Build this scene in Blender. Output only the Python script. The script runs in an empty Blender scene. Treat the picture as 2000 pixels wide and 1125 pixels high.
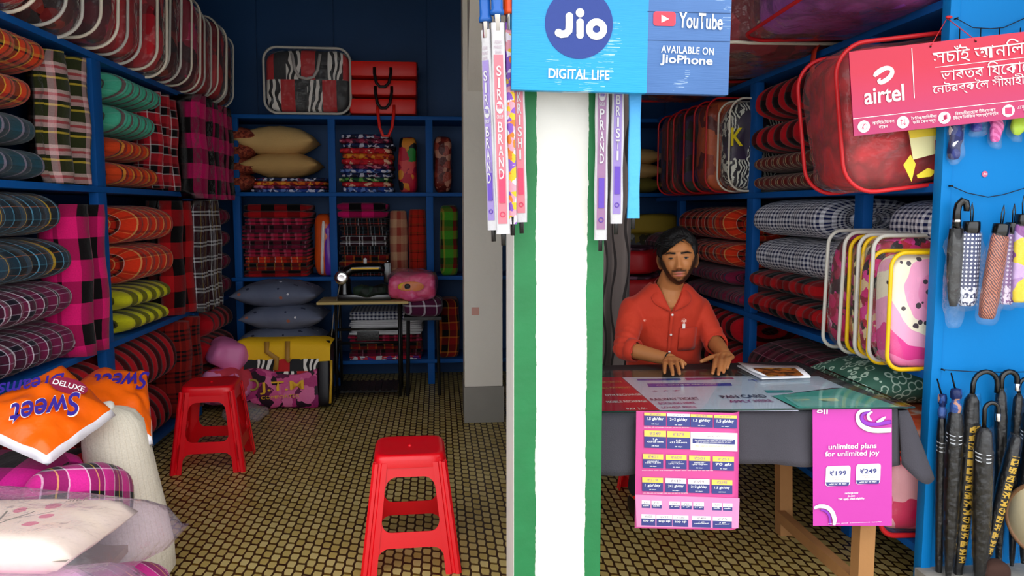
import bpy, bmesh, math, random
from mathutils import Vector as V, Matrix as MX, noise
import numpy as np
rnd = random.Random(7)
PI = math.pi
SC = bpy.context.scene
COL = SC.collection
# ---------------------------------------------------------------- camera, sky, exposure
F = 1550.0; CH = 1.4
TH = math.atan(154/F); PS = math.atan(145/F*math.cos(TH))
FW = V((math.sin(PS)*math.cos(TH), math.cos(PS)*math.cos(TH), -math.sin(TH)))
RT = V((math.cos(PS), -math.sin(PS), 0)); UP = RT.cross(FW)
CP = V((0, 0, CH))
cam = bpy.data.objects.new('camera', bpy.data.cameras.new('camera')); COL.objects.link(cam)
cam.data.sensor_width = 36; cam.data.lens = F*36/2000; cam.data.clip_start = .05; cam.data.clip_end = 200
m3 = MX((RT, UP, -FW)).transposed()
cam.matrix_basis = MX.Translation(CP) @ m3.to_4x4()
SC.camera = cam
wd = bpy.data.worlds.new('overcast_sky'); SC.world = wd; wd.use_nodes = True
nt = wd.node_tree; bg = nt.nodes['Background']
tc = nt.nodes.new('ShaderNodeTexCoord'); sp = nt.nodes.new('ShaderNodeSeparateXYZ'); rp = nt.nodes.new('ShaderNodeValToRGB')
nt.links.new(tc.outputs['Generated'], sp.inputs[0]); nt.links.new(sp.outputs[2], rp.inputs[0]); nt.links.new(rp.outputs[0], bg.inputs[0])
rp.color_ramp.elements[0].color = (.86, .90, .96, 1); rp.color_ramp.elements[1].color = (1, 1, 1, 1)
bg.inputs[1].default_value = 1.75
SC.view_settings.view_transform = 'Standard'; SC.view_settings.look = 'None'; SC.view_settings.gamma = 1
SC.view_settings.use_curve_mapping = False
SC.view_settings.exposure = 0.72
SC.cycles.use_denoising = True; SC.cycles.max_bounces = 10; SC.cycles.diffuse_bounces = 5; SC.cycles.transparent_max_bounces = 24
# ---------------------------------------------------------------- pixel -> point on a plane of the place
def ray(x, y): return FW + RT*((x-1000)/F) - UP*((y-562.5)/F)
def ay(x, y, Y): r = ray(x, y); return CP + r*(Y/r.y)
def az(x, y, Z): r = ray(x, y); return CP + r*((Z-CH)/r.z)
def ax(x, y, X): r = ray(x, y); return CP + r*(X/r.x)
def c(h, a=1):
    h = h.lstrip('#'); o = []
    for i in (0, 2, 4):
        v = int(h[i:i+2], 16)/255; o.append(v/12.92 if v <= .04045 else ((v+.055)/1.055)**2.4)
    return (*o, a)
# ---------------------------------------------------------------- materials
MATS = {}
class N:
    def __init__(s, name):
        s.m = bpy.data.materials.new(name); s.m.use_nodes = True; s.t = s.m.node_tree
        s.b = s.t.nodes['Principled BSDF']; s.out = s.t.nodes['Material Output']
    def n(s, kind, **kw):
        x = s.t.nodes.new('ShaderNode'+kind)
        for k, v in kw.items():
            if k.startswith('_'): setattr(x, k[1:], v)
            else: x.inputs[int(k[1:]) if k[0] == 'i' and k[1:].isdigit() else k].default_value = v
        return x
    def l(s, a, b): s.t.links.new(a, b)
    def math(s, op, a, b=None, cc=None):
        x = s.t.nodes.new('ShaderNodeMath'); x.operation = op
        for i, v in enumerate((a, b, cc)):
            if v is None: continue
            if isinstance(v, (int, float)): x.inputs[i].default_value = v
            else: s.l(v, x.inputs[i])
        return x.outputs[0]
    def ramp(s, fac, stops, const=True):
        r = s.t.nodes.new('ShaderNodeValToRGB'); cr = r.color_ramp
        if const: cr.interpolation = 'CONSTANT'
        while len(cr.elements) < len(stops): cr.elements.new(.5)
        for e, (p, col) in zip(cr.elements, stops): e.position = p; e.color = col
        for e, (p, col) in zip(cr.elements, stops): e.position = p; e.color = col
        s.l(fac, r.inputs[0]); return r.outputs[0]
    def mix(s, f, a, b, mode='MIX'):
        x = s.t.nodes.new('ShaderNodeMix'); x.data_type = 'RGBA'; x.blend_type = mode
        for sock, v in ((x.inputs[0], f), (x.inputs[6], a), (x.inputs[7], b)):
            if isinstance(v, (int, float, tuple)): sock.default_value = v
            else: s.l(v, sock)
        return x.outputs[2]
    def noise(s, scale, vec=None, detail=3, out=0):
        x = s.n('TexNoise'); x.inputs['Scale'].default_value = scale; x.inputs['Detail'].default_value = detail
        if vec is not None: s.l(vec, x.inputs['Vector'])
        return x.outputs[out]
    def bump(s, h, strength=.3, dist=.01):
        b = s.n('Bump'); b.inputs['Strength'].default_value = strength; b.inputs['Distance'].default_value = dist
        s.l(h, b.inputs['Height']); s.l(b.outputs[0], s.b.inputs['Normal'])
    def co(s, which='Object'): return s.n('TexCoord').outputs[which]
def mat(name, col, rough=.6, var=.12, bscale=60, bump=.08, metal=0, spec=.4, vscale=4, sheen=0):
    k = 'm_'+name
    if k in MATS: return MATS[k]
    n = N(name); v = n.co()
    if isinstance(col, str): col = c(col)
    f = n.noise(vscale, v, 4)
    n.l(n.mix(f, tuple(x*(1-var) for x in col[:3])+(1,), tuple(min(1, x*(1+var)) for x in col[:3])+(1,)), n.b.inputs['Base Color'])
    n.b.inputs['Roughness'].default_value = rough; n.b.inputs['Metallic'].default_value = metal
    n.b.inputs['Specular IOR Level'].default_value = spec
    if sheen: n.b.inputs['Sheen Weight'].default_value = sheen
    if bump: n.bump(n.noise(bscale, v, 3), bump)
    MATS[k] = n.m; return n.m
def stops(spec):
    tot = sum(w for w, _ in spec); p = 0; o = []
    for w, col in spec: o.append((p/tot, c(col))); p += w
    return o
def plaid(name, su, sv, pu, pv, wm=.5, rough=.85, gain=1.0):
    """woven check: warp stripes su over pu metres, weft stripes sv over pv metres"""
    k = 'p_'+name
    if k in MATS: return MATS[k]
    n = N(name); uv = n.co('UV')
    w = n.noise(7, uv, 2, 1)
    add = n.n('VectorMath', _operation='MULTIPLY_ADD'); n.l(w, add.inputs[0]); add.inputs[1].default_value = (.012, .012, 0); n.l(uv, add.inputs[2])
    s = n.n('SeparateXYZ'); n.l(add.outputs[0], s.inputs[0])
    a = n.ramp(n.math('FRACT', n.math('MULTIPLY', s.outputs[0], 1/pu)), stops(su))
    b = n.ramp(n.math('FRACT', n.math('MULTIPLY', s.outputs[1], 1/pv)), stops(sv))
    col = n.mix(wm, a, b)
    col = n.mix(.35, col, n.mix(1.0, col, n.noise(160, uv, 2), 'MULTIPLY'))
    if gain != 1: col = n.mix(1.0, col, (gain, gain, gain, 1), 'MULTIPLY')
    n.l(col, n.b.inputs['Base Color']); n.b.inputs['Roughness'].default_value = rough
    n.b.inputs['Specular IOR Level'].default_value = .15; n.b.inputs['Sheen Weight'].default_value = .12
    n.bump(n.noise(22, uv, 4), .5, .012)
    MATS[k] = n.m; return n.m
def blotch(name, cols, scale=8, rough=.6, kind='vor', bump=.3, coord='Object', dist=1.5):
    """printed flower-like patches"""
    k = 'b_'+name
    if k in MATS: return MATS[k]
    n = N(name); v = n.co(coord)
    ns = n.noise(scale*.7, v, 2, 1)
    add = n.n('VectorMath', _operation='MULTIPLY_ADD'); n.l(ns, add.inputs[0]); d = dist/scale; add.inputs[1].default_value = (d, d, d); n.l(v, add.inputs[2])
    if kind == 'vor':
        t = n.n('TexVoronoi'); t.inputs['Scale'].default_value = scale; n.l(add.outputs[0], t.inputs['Vector'])
        sx = n.n('SeparateColor'); n.l(t.outputs['Color'], sx.inputs[0]); f = sx.outputs[0]
    else:
        f = n.noise(scale, add.outputs[0], 4)
        f = n.math('MULTIPLY_ADD', f, 2.2, -.6)
    st = [(i/len(cols), c(h)) for i, h in enumerate(cols)]
    n.l(n.ramp(f, st, const=(kind == 'vor')), n.b.inputs['Base Color'])
    n.b.inputs['Roughness'].default_value = rough; n.b.inputs['Specular IOR Level'].default_value = .3
    n.bump(n.noise(scale*3, v, 3), bump)
    MATS[k] = n.m; return n.m
def clear(name='clear_plastic', tint='ffffff', dens=.03, rough=.06, bs=16, bump=.9):
    """thin clear film: mostly see-through, glossy wrinkles"""
    k = 'c_'+name
    if k in MATS: return MATS[k]
    n = N(name); n.t.nodes.remove(n.b)
    tr = n.n('BsdfTransparent'); tr.inputs[0].default_value = c(tint)
    gl = n.n('BsdfGlossy'); gl.inputs['Roughness'].default_value = rough; gl.inputs[0].default_value = (1, 1, 1, 1)
    df = n.n('BsdfDiffuse'); df.inputs[0].default_value = c(tint)
    v = n.co(); nz = n.noise(bs, v, 4)
    b = n.n('Bump'); b.inputs['Strength'].default_value = bump; b.inputs['Distance'].default_value = .03; n.l(nz, b.inputs['Height'])
    n.l(b.outputs[0], gl.inputs['Normal'])
    fr = n.n('LayerWeight'); fr.inputs[0].default_value = .5; n.l(b.outputs[0], fr.inputs['Normal'])
    m1 = n.n('MixShader'); n.l(n.math('MULTIPLY_ADD', n.math('POWER', fr.outputs[1], 4.0), .7, .02), m1.inputs[0]); n.l(tr.outputs[0], m1.inputs[1]); n.l(gl.outputs[0], m1.inputs[2])
    m2 = n.n('MixShader'); m2.inputs[0].default_value = dens; n.l(m1.outputs[0], m2.inputs[1]); n.l(df.outputs[0], m2.inputs[2])
    n.l(m2.outputs[0], n.out.inputs[0]); MATS[k] = n.m; return n.m
# ---------------------------------------------------------------- mesh helpers
class G:
    """plain geometry with per-corner uvs"""
    def __init__(s): s.v = []; s.f = []; s.u = []; s.mi = []
    def add(s, vs, fs, us=None, mi=0):
        k = len(s.v); s.v += [tuple(x) for x in vs]
        for i, f in enumerate(fs):
            s.f.append(tuple(j+k for j in f)); s.u.append(us[i] if us else [(vs[j][0]+vs[j][1], vs[j][2]) for j in f]); s.mi.append(mi)
        return s
    def grid(s, P, UV=None, cu=False, cv=False, mi=0):
        """P[i][j] points; cu / cv wrap the first / second index"""
        n, m = len(P), len(P[0]); vs = [p for r in P for p in r]; fs = []; us = []
        for i in range(n if cu else n-1):
            for j in range(m if cv else m-1):
                i2, j2 = (i+1) % n, (j+1) % m
                fs.append((i*m+j, i2*m+j, i2*m+j2, i*m+j2))
                if UV:
                    a, b2, c2, d = UV(i, j), UV(i+1, j), UV(i+1, j+1), UV(i, j+1); us.append([a, b2, c2, d])
        return s.add(vs, fs, us if UV else None, mi)
    def box(s, x0, x1, y0, y1, z0, z1, mi=0):
        vs = [(x, y, z) for x in (x0, x1) for y in (y0, y1) for z in (z0, z1)]
        return s.add(vs, [(0, 1, 3, 2), (4, 6, 7, 5), (0, 4, 5, 1), (2, 3, 7, 6), (0, 2, 6, 4), (1, 5, 7, 3)], None, mi)
    def tube(s, pts, r, seg=8, closed=False, cap=True, flat=1.0, mi=0, up=None):
        pts = [V(p) for p in pts]; n = len(pts); rs = r if isinstance(r, (list, tuple)) else [r]*n
        rings = []; prev = None
        for i, p in enumerate(pts):
            a = pts[(i-1) % n] if (closed or i > 0) else p; b = pts[(i+1) % n] if (closed or i < n-1) else p
            t = (b-a); t = t.normalized() if t.length > 1e-9 else V((0, 0, 1))
            if prev is None:
                ref = V(up) if up else (V((0, 0, 1)) if abs(t.z) < .9 else V((1, 0, 0)))
                nn = (ref - t*ref.dot(t)).normalized()
            else:
                nn = prev - t*prev.dot(t); nn = nn.normalized() if nn.length > 1e-6 else prev
            prev = nn; bb = t.cross(nn)
            rings.append([p + (nn*math.cos(2*PI*j/seg)*flat + bb*math.sin(2*PI*j/seg))*rs[i] for j in range(seg)])
        s.grid(rings, (lambda i, j: (i*.02, j*.01)), cu=closed, cv=True, mi=mi)
        if cap and not closed:
            k = len(s.v); s.add(rings[0], [tuple(range(seg))], None, mi); s.add(rings[-1], [tuple(reversed(range(seg)))], None, mi)
        return s
    def ell(s, cx, cy, cz, rx, ry, rz, nu=14, nv=10, mi=0, M=None):
        P = [[V((math.sin(PI*(j/nv))*math.cos(2*PI*i/nu)*rx, math.sin(PI*(j/nv))*math.sin(2*PI*i/nu)*ry, math.cos(PI*(j/nv))*rz)) for j in range(nv+1)] for i in range(nu)]
        if M: P = [[M @ p for p in r] for r in P]
        return s.grid([[p+V((cx, cy, cz)) for p in r] for r in P], (lambda i, j: (i*.05, j*.05)), cu=True, mi=mi)
    def poly(s, pts, d, mi=0):
        """extrude a planar outline by vector d"""
        pts = [V(p) for p in pts]; n = len(pts); d = V(d)
        s.add(pts, [tuple(range(n))], None, mi); s.add([p+d for p in pts], [tuple(reversed(range(n)))], None, mi)
        s.add(pts+[p+d for p in pts], [(i, i+n, (i+1) % n+n, (i+1) % n) for i in range(n)], None, mi); return s
    def lathe(s, prof, seg=20, M=None, mi=0):
        P = [[V((r*math.cos(2*PI*j/seg), r*math.sin(2*PI*j/seg), z)) for j in range(seg)] for r, z in prof]
        if M: P = [[M @ p for p in r] for r in P]
        return s.grid(P, (lambda i, j: (j*.01, i*.02)), cv=True, mi=mi)
    def tf(s, M): s.v = [tuple(M @ V(p)) for p in s.v]; return s
    def mesh(s, name, weld=True):
        me = bpy.data.meshes.new(name); me.from_pydata(s.v, [], s.f)
        ul = me.uv_layers.new(name='UVMap'); flat = [x for f in s.u for p in f for x in p]; ul.data.foreach_set('uv', flat)
        me.polygons.foreach_set('material_index', s.mi)
        bm = bmesh.new(); bm.from_mesh(me)
        if weld: bmesh.ops.remove_doubles(bm, verts=bm.verts, dist=1e-5)
        bmesh.ops.recalc_face_normals(bm, faces=bm.faces); bm.to_mesh(me); bm.free(); me.update(); return me
def link(o, parent=None, M=None, world=False):
    COL.objects.link(o)
    if M is not None: o.matrix_basis = M
    if parent is not None:
        o.parent = parent
        if world: o.matrix_parent_inverse = parent.matrix_basis.inverted()
    return o
def obj(name, g, m, parent=None, M=None, world=False, smooth=True, label=None, bevel=0, solid=0, sub=0):
    me = g if isinstance(g, bpy.types.Mesh) else g.mesh(name)
    if not me.materials:
        for x in (m if isinstance(m, (list, tuple)) else [m]): me.materials.append(x)
    if bevel:
        bm = bmesh.new(); bm.from_mesh(me)
        es = [e for e in bm.edges if len(e.link_faces) == 2 and e.calc_face_angle(0) > .6]
        bmesh.ops.bevel(bm, geom=es, offset=bevel, segments=2, affect='EDGES', profile=.6); bm.to_mesh(me); bm.free()
    if smooth: me.shade_smooth()
    if smooth and bevel or smooth == 'auto': me.set_sharp_from_angle(angle=math.radians(40))
    o = bpy.data.objects.new(name, me); link(o, parent, M, world)
    if sub: md = o.modifiers.new('sub', 'SUBSURF'); md.levels = md.render_levels = sub
    if label: o['label'] = label
    return o
def tag(o, label, cat, group=None, kind=None):
    if label: o['label'] = label
    if cat: o['category'] = cat
    if group: o['group'] = group
    if kind: o['kind'] = kind
    return o
def thing(name, label, cat, M=None, group=None):
    o = bpy.data.objects.new(name, None); o.empty_display_size = .1
    if M is None: M = MX.Identity(4)
    if not isinstance(M, MX): M = MX.Translation(V(M))
    link(o, None, M); return tag(o, label, cat, group)
def struct(name, g, m, parent=None, smooth=False, **k):
    o = obj(name, g, m, parent, smooth=smooth, **k)
    if parent is None: o['kind'] = 'structure'
    return o
def dup(root, M, label=None, group=None):
    r = root.copy(); COL.objects.link(r); r.matrix_basis = M
    if label: r['label'] = label
    if group: r['group'] = group
    for ch in list(root.children):
        d = ch.copy(); COL.objects.link(d); d.parent = r
        for g in list(ch.children): e = g.copy(); COL.objects.link(e); e.parent = d
    return r
def T(x, y=None, z=None): return MX.Translation(V((x, y, z)) if y is not None else V(x))
def RZ(a): return MX.Rotation(math.radians(a), 4, 'Z')
def RX(a): return MX.Rotation(math.radians(a), 4, 'X')
def RY(a): return MX.Rotation(math.radians(a), 4, 'Y')
TEXTS = []
def text(body, P, R, U, w, h, m, parent, name='lettering', bold=0.0, ext=.0004, world=True, shear=0, spacing=1, line=1):
    cu = bpy.data.curves.new(name, 'FONT'); cu.body = body; cu.size = 1; cu.align_x = 'CENTER'; cu.extrude = .0; cu.offset = min(bold, .02)*.8
    cu.shear = shear; cu.space_character = spacing; cu.space_line = line; cu.resolution_u = 6; cu.fill_mode = 'BOTH'
    cu.materials.append(m); o = bpy.data.objects.new(name, cu); link(o, parent, None, world)
    R = V(R).normalized(); U = V(U); U = (U-R*U.dot(R)).normalized(); Nn = R.cross(U)
    M = MX((R, U, Nn)).transposed().to_4x4(); M.translation = V(P)
    TEXTS.append((o, M, w, h)); return o
def smooth_path(pts, ws, k=5):
    P = [V(p) for p in pts]; o = []; w = []
    for i in range(len(P)-1):
        a, b, c2, d = P[max(0, i-1)], P[i], P[i+1], P[min(len(P)-1, i+2)]
        for q in range(k):
            t = q/k; o.append(.5*((2*b)+(c2-a)*t+(2*a-5*b+4*c2-d)*t*t+(3*b-a-3*c2+d)*t**3)); w.append(ws[i]+(ws[i+1]-ws[i])*t)
    return o+[P[-1]], w+[ws[-1]]
def fit_texts():
    bpy.context.view_layer.update()
    for o, M, w, h in TEXTS:
        bb = [V(p) for p in o.bound_box]; lo = V(min(p[i] for p in bb) for i in range(3)); hi = V(max(p[i] for p in bb) for i in range(3))
        d = hi-lo; cc = (hi+lo)/2
        sx = w/max(d.x, 1e-4) if w else None; sy = h/max(d.y, 1e-4) if h else sx
        if sx is None: sx = sy
        me = bpy.data.meshes.new_from_object(o.evaluated_get(bpy.context.evaluated_depsgraph_get())); nm = o.name; par = o.parent; pi = o.matrix_parent_inverse.copy(); cu = o.data
        me.transform(MX.Diagonal((sx, sy, 1, 1)) @ MX.Translation(-cc)); bpy.data.objects.remove(o); bpy.data.curves.remove(cu)
        q = bpy.data.objects.new('lettering', me); COL.objects.link(q); q.parent = par; q.matrix_parent_inverse = pi; q.matrix_basis = M
# ---------------------------------------------------------------- soft goods
def spow(x, e): return math.copysign(abs(x)**e, x)
def softbox(W, D, H, e=.4, nu=40, nv=20, amp=0, seed=0, ns=6, belly=0):
    """rounded box centred in x and y, standing on z=0"""
    g = G(); P = []
    for i in range(nu):
        a = 2*PI*i/nu; row = []
        for j in range(nv+1):
            b = -PI/2+PI*j/nv
            x = spow(math.cos(a), e)*spow(math.cos(b), e)*W/2; y = spow(math.sin(a), e)*spow(math.cos(b), e)*D/2; z = spow(math.sin(b), e)*H/2
            if belly: q = 1+belly*(1-(2*x/W)**2)*(1-(2*z/H)**2); y *= q
            if amp:
                d = noise.noise(V((x*ns+seed, y*ns, z*ns)))*amp; x += d*(2*x/W); y += d*(2*y/D)*1.5; z += d*(2*z/H)
            row.append(V((x, y, z+H/2)))
        P.append(row)
    g.grid(P, None, cu=True)
    return g
def roll(L, rx, rz, per=.11, amp=.11, turns=2.6, seed=0, seg=36):
    """quilt rolled up: axis +Y from y=0, resting on z=0"""
    g = G(); r = random.Random(seed); n = max(8, int(L/per*6)); ph = r.random()*3
    def pt(t, f, y):
        ct, st = math.cos(t), math.sin(t)
        w = 1+.03*math.sin(2*t+ph)+.015*math.sin(3*t+y*5)
        return V((spow(ct, .82)*rx*f*w, y, spow(st, .82)*rz*f*w + rz))
    per_m = PI*(rx+rz)
    rings = []; us = []
    for i in range(n+1):
        y = L*i/n; f = 1-amp*(1-abs(math.sin(PI*(y/per+.0)))**.6)
        e = min(y, L-y)
        if e < .08: f *= .74+.26*math.sqrt(max(0, 1-(1-e/.08)**2))
        f *= 1+.02*noise.noise(V((y*4, seed, 0)))
        rings.append([pt(2*PI*j/seg, f, y+.012*math.sin(3*2*PI*j/seg+seed)) for j in range(seg)]); us.append(y)
    g.grid(rings, lambda i, j: (us[i], j/seg*per_m), cv=True)
    for end, sg in ((0, 1), (n, -1)):
        K = 14; cap = []; R0 = rings[end]; cen = sum(R0, V())/seg
        for k in range(K+1):
            q = 1-k/K; row = []
            for j in range(seg):
                s = q*turns+j/seg; dpt = (.034*(1-abs(math.sin(PI*s))**.5)+.012*(1-q))*min(1, (1-q)*6)
                row.append(cen+(R0[j]-cen)*q+V((0, sg*dpt, 0)))
            cap.append(row)
        g.grid(cap, (lambda K: lambda i, j: (us[end]-sg*i/K*rx, j/seg*per_m))(K), cv=True)
    return g
def fold(W, D, H, n=3, seed=0, jit=.015, nx=10, sag=.0):
    """flat folded cloth: n layers, rounded folds facing -Y, x centred, y from 0 to D, on z=0"""
    g = G(); r = random.Random(seed); t = H/n
    for k in range(n):
        dx = r.uniform(-jit, jit); dy = r.uniform(0, jit); w = W*(1-r.uniform(0, .03)); z0 = k*t; m = 6
        prof = []
        for a in range(m+1):
            th = -PI/2-PI*a/m; prof.append((dy+t/2+math.cos(th)*t/2*1.2, z0+t/2+math.sin(th)*t*.515))
        for a in range(m+1):
            th = PI/2-PI*a/m; prof.append((D-t/2+math.cos(th)*t/2, z0+t/2+math.sin(th)*t*.515))
        ln = [0]
        for a in range(1, len(prof)+1):
            p, q = prof[a-1], prof[a % len(prof)]; ln.append(ln[-1]+math.hypot(p[0]-q[0], p[1]-q[1]))
        rows = []; xs = []
        for i in range(nx+1):
            u = -1+2*i/nx; x = dx+w/2*u; f = 1 if 0 < i < nx else .7
            wv = .006*math.sin(u*5+k*2+seed)
            zc = z0+t/2
            rows.append([V((x, p+wv*(1 if p < D/2 else 0), zc+(z-zc)*f - sag*u*u)) for p, z in prof]); xs.append(x)
        g.grid(rows, lambda i, j: (xs[i], ln[j]+k*.07), cv=True)
        for R0 in (rows[0], rows[-1]): g.add(R0, [tuple(range(len(R0)))], [[(0, 0)]*len(R0)])
    return g
def pillow(W, D, H, n=22, ear=.06, seed=0, amp=.006):
    g = G()
    for sg in (1, -1):
        P = []
        for i in range(n+1):
            u = -1+2*i/n; row = []
            for j in range(n+1):
                v = -1+2*j/n
                h = (max(0, (1-u**4))*max(0, (1-v**4)))**.55*(.55+.45*(1-u*u)*(1-v*v)**.5)
                x = u*W/2*(1-ear*(1-abs(v)**2.2)*abs(u)**3*.8); y = v*D/2*(1-ear*(1-abs(u)**2.2)*abs(v)**3*.8)
                z = sg*h*H/2 + h*amp*noise.noise(V((x*14+seed, y*14, sg*2)))*2
                row.append(V((x, y, z+H/2)))
            P.append(row)
        g.grid(P, lambda i, j: (W*i/n, D*j/n+(sg > 0)*.3))
    return g
def rrect(W, H, r, y=0, n=7):
    pts = []
    for cx, cz, a0 in ((W/2-r, H-r, 0), (-W/2+r, H-r, 90), (-W/2+r, r, 180), (W/2-r, r, 270)):
        for k in range(n+1):
            a = math.radians(a0+90*k/n); pts.append(V((cx+r*math.cos(a), y, cz+r*math.sin(a))))
    return pts
def quilt_bag(label, M, W, H, D, inner, pipe, plastic, group=None, cat='bag', name='quilt_bag', handle=None, hand_front=True, seed=0, r=.09, pr=.006, panel=None, belly=.12):
    """zipped see-through bag with a comforter inside; front faces -Y, stands on z=0"""
    t = thing(name, label, cat, M, group)
    obj('comforter', softbox(W*.965, D*.94, H*.955, .40, 44, 22, .010, seed, 9, belly=belly).tf(T(0, 0, H*.024)), inner, t)
    obj('plastic_cover', softbox(W*1.0, D*1.0, H*1.0, .38, 48, 24, .010, seed+5, 14, belly=belly), plastic, t)
    for sg in (-1, 1):
        g = G(); pts = rrect(W*.985, H*.985, r, sg*D*.47); pts = [p+V((0, .006*math.sin(p.x*20+seed), .007)) for p in pts]
        g.tube(pts, pr, 6, closed=True); obj('piping', g, pipe, t)
    if handle:
        g = G(); w = W*.16; y0 = -D*.52*(1+belly*.6)
        pts = [V((-w, y0, H*.78)), V((-w, y0-.01, H*.9)), V((-w*.8, y0-.02, H*.66)), V((-w*.5, y0-.02, H*.55)), V((0, y0-.022, H*.52)), V((w*.5, y0-.02, H*.55)), V((w*.8, y0-.02, H*.66)), V((w, y0-.01, H*.9)), V((w, y0, H*.78))][1:-1]
        g.tube(pts, .013, 6, flat=.25, up=(0, 1, 0)); obj('handle', g, handle, t)
    return t
# ================================================================= THE ROOM
XL, XR, YB = -1.62, 1.74, 6.31
BLUE = mat('blue_paint', '#0455a0', .6, .07, 30, .10, spec=.25); CYB = mat('bright_blue_paint', '#0078c0', .6, .06, 30, .10, spec=.2)
DBLUE = mat('dark_blue_board', '#093f70', .55, .12, 25, .10)
WHITE = mat('white_distemper', '#dedbd2', .85, .05, 40, .25)
def floor_mat():
    n = N('vinyl_floor'); v = n.co(); s = n.n('SeparateXYZ'); n.l(v, s.inputs[0])
    x, y = s.outputs[0], s.outputs[1]
    cw, ch = .038, .068
    Y = n.math('DIVIDE', y, ch)
    X0 = n.math('DIVIDE', x, cw)
    # wavy column borders: shift alternates with the half-staggered rungs
    wave = n.math('MULTIPLY', n.math('COSINE', n.math('MULTIPLY', Y, 2*PI)), .05)
    par = n.math('MULTIPLY', n.math('MODULO', n.math('ROUND', n.math('ADD', X0, 1000.0)), 2.0), 2.0)
    sgn = n.math('SUBTRACT', par, 1.0)
    X = n.math('ADD', X0, n.math('MULTIPLY', wave, sgn))
    ci = n.math('FLOOR', X); fx = n.math('FRACT', X)
    dx = n.math('MINIMUM', fx, n.math('SUBTRACT', 1.0, fx))
    odd = n.math('MODULO', n.math('ADD', ci, 1000.0), 2.0)
    Yc = n.math('ADD', n.math('ADD', Y, n.math('MULTIPLY', odd, .5)), n.math('MULTIPLY', fx, .16))
    fy = n.math('FRACT', Yc); dy = n.math('MINIMUM', fy, n.math('SUBTRACT', 1.0, fy))
    cid = n.n('CombineXYZ'); n.l(ci, cid.inputs[0]); n.l(n.math('ROUND', Yc), cid.inputs[1])
    wn = n.n('TexWhiteNoise'); n.l(cid.outputs[0], wn.inputs['Vector'])
    cid2 = n.n('CombineXYZ'); n.l(ci, cid2.inputs[0]); n.l(n.math('FLOOR', Yc), cid2.inputs[1])
    wn2 = n.n('TexWhiteNoise'); n.l(cid2.outputs[0], wn2.inputs['Vector'])
    tile = n.mix(wn2.outputs[0], c('#bda65c'), c('#d6c382'))
    tile = n.mix(n.noise(3, v, 3), tile, n.mix(1.0, tile, (.86, .84, .8, 1), 'MULTIPLY'))
    rung = n.mix(wn.outputs[0], c('#2f1708'), c('#6e551a'))
    isr = n.math('LESS_THAN', dy, .12); isl = n.math('LESS_THAN', dx, .12)
    col = n.mix(isr, tile, rung); col = n.mix(isl, col, c('#3c2614'))
    n.l(col, n.b.inputs['Base Color']); n.b.inputs['Roughness'].default_value = .42
    n.b.inputs['Specular IOR Level'].default_value = .35
    hgt = n.math('MAXIMUM', isr, isl); n.bump(n.math('SUBTRACT', 1.0, hgt), .25, .002)
    return n.m
struct('floor', G().box(-2.12, 2.6, 2.0, 6.84, -.05, 0), floor_mat())
struct('ground', G().box(-12, 12, -14, 2.0, -.22, -.06), mat('street_concrete', '#b9b2a6', .9, .12, 20, .3))
g = G().box(-2.16, -2.10, 2.05, 6.86, 0, 3.3); struct('wall_left', g, DBLUE)
g = G().box(2.56, 2.62, 2.05, 6.86, 0, 3.3); struct('wall_right', g, DBLUE)
wb = struct('wall_back', G().box(-2.16, 2.62, 6.80, 6.86, 0, 3.3), DBLUE)
for i, (x0, x1) in enumerate(((-2.09, -1.46), (-1.45, -.84), (-.83, -.08), (-.07, .62), (.63, 1.3), (1.31, 1.95), (1.96, 2.55))):
    obj('panel', G().box(x0, x1, 6.785, 6.80, .02, 3.29), DBLUE, wb, smooth=False, bevel=.003)
struct('ceiling', G().box(-2.16, 2.62, 2.05, 6.86, 3.30, 3.36), mat('ceiling_board', '#4b5d70', .8))
# awning slab above the shop front, out of the frame, that keeps the top light off the inside
struct('lintel', G().box(-2.3, 2.75, 1.75, 2.10, 2.75, 3.36), WHITE)
# front pillar -- green with a broad white band
def pillar_mat():
    n = N('pillar_paint'); v = n.co(); s = n.n('SeparateXYZ'); n.l(v, s.inputs[0])
    nz = n.noise(9, v, 5); nz2 = n.noise(60, v, 3)
    x = n.math('ADD', s.outputs[0], n.math('MULTIPLY_ADD', nz, .012, -.006))
    x = n.math('ADD', x, n.math('MULTIPLY_ADD', nz2, .005, -.0025))
    inn = n.math('MULTIPLY', n.math('GREATER_THAN', x, .273), n.math('LESS_THAN', x, .417))
    side = n.math('LESS_THAN', s.outputs[0], .2105)
    white = n.math('MAXIMUM', inn, side)
    green = n.mix(nz, c('#0b6230'), c('#147a42'))
    chip = n.math('GREATER_THAN', n.noise(45, v, 4), .74)
    green = n.mix(chip, green, c('#cfe0d0'))
    wcol = n.mix(nz, c('#dedcd5'), c('#cfccc4'))
    sc = n.n('VectorMath', _operation='MULTIPLY'); n.l(v, sc.inputs[0]); sc.inputs[1].default_value = (60, 60, 5)
    scr = n.math('GREATER_THAN', n.noise(1.0, sc.outputs[0], 2), .765)
    wcol = n.mix(scr, wcol, c('#6d7468'))
    n.l(n.mix(white, green, wcol), n.b.inputs['Base Color']); n.b.inputs['Roughness'].default_value = .55
    n.bump(n.noise(24, v, 5), .25, .01); return n.m
PX0, PX1, PY0, PY1 = .209, .465, 2.20, 2.44
fp = struct('pillar_front', G().box(PX0, PX1, PY0, PY1, -.06, 2.75), pillar_mat(), bevel=.004)
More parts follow.
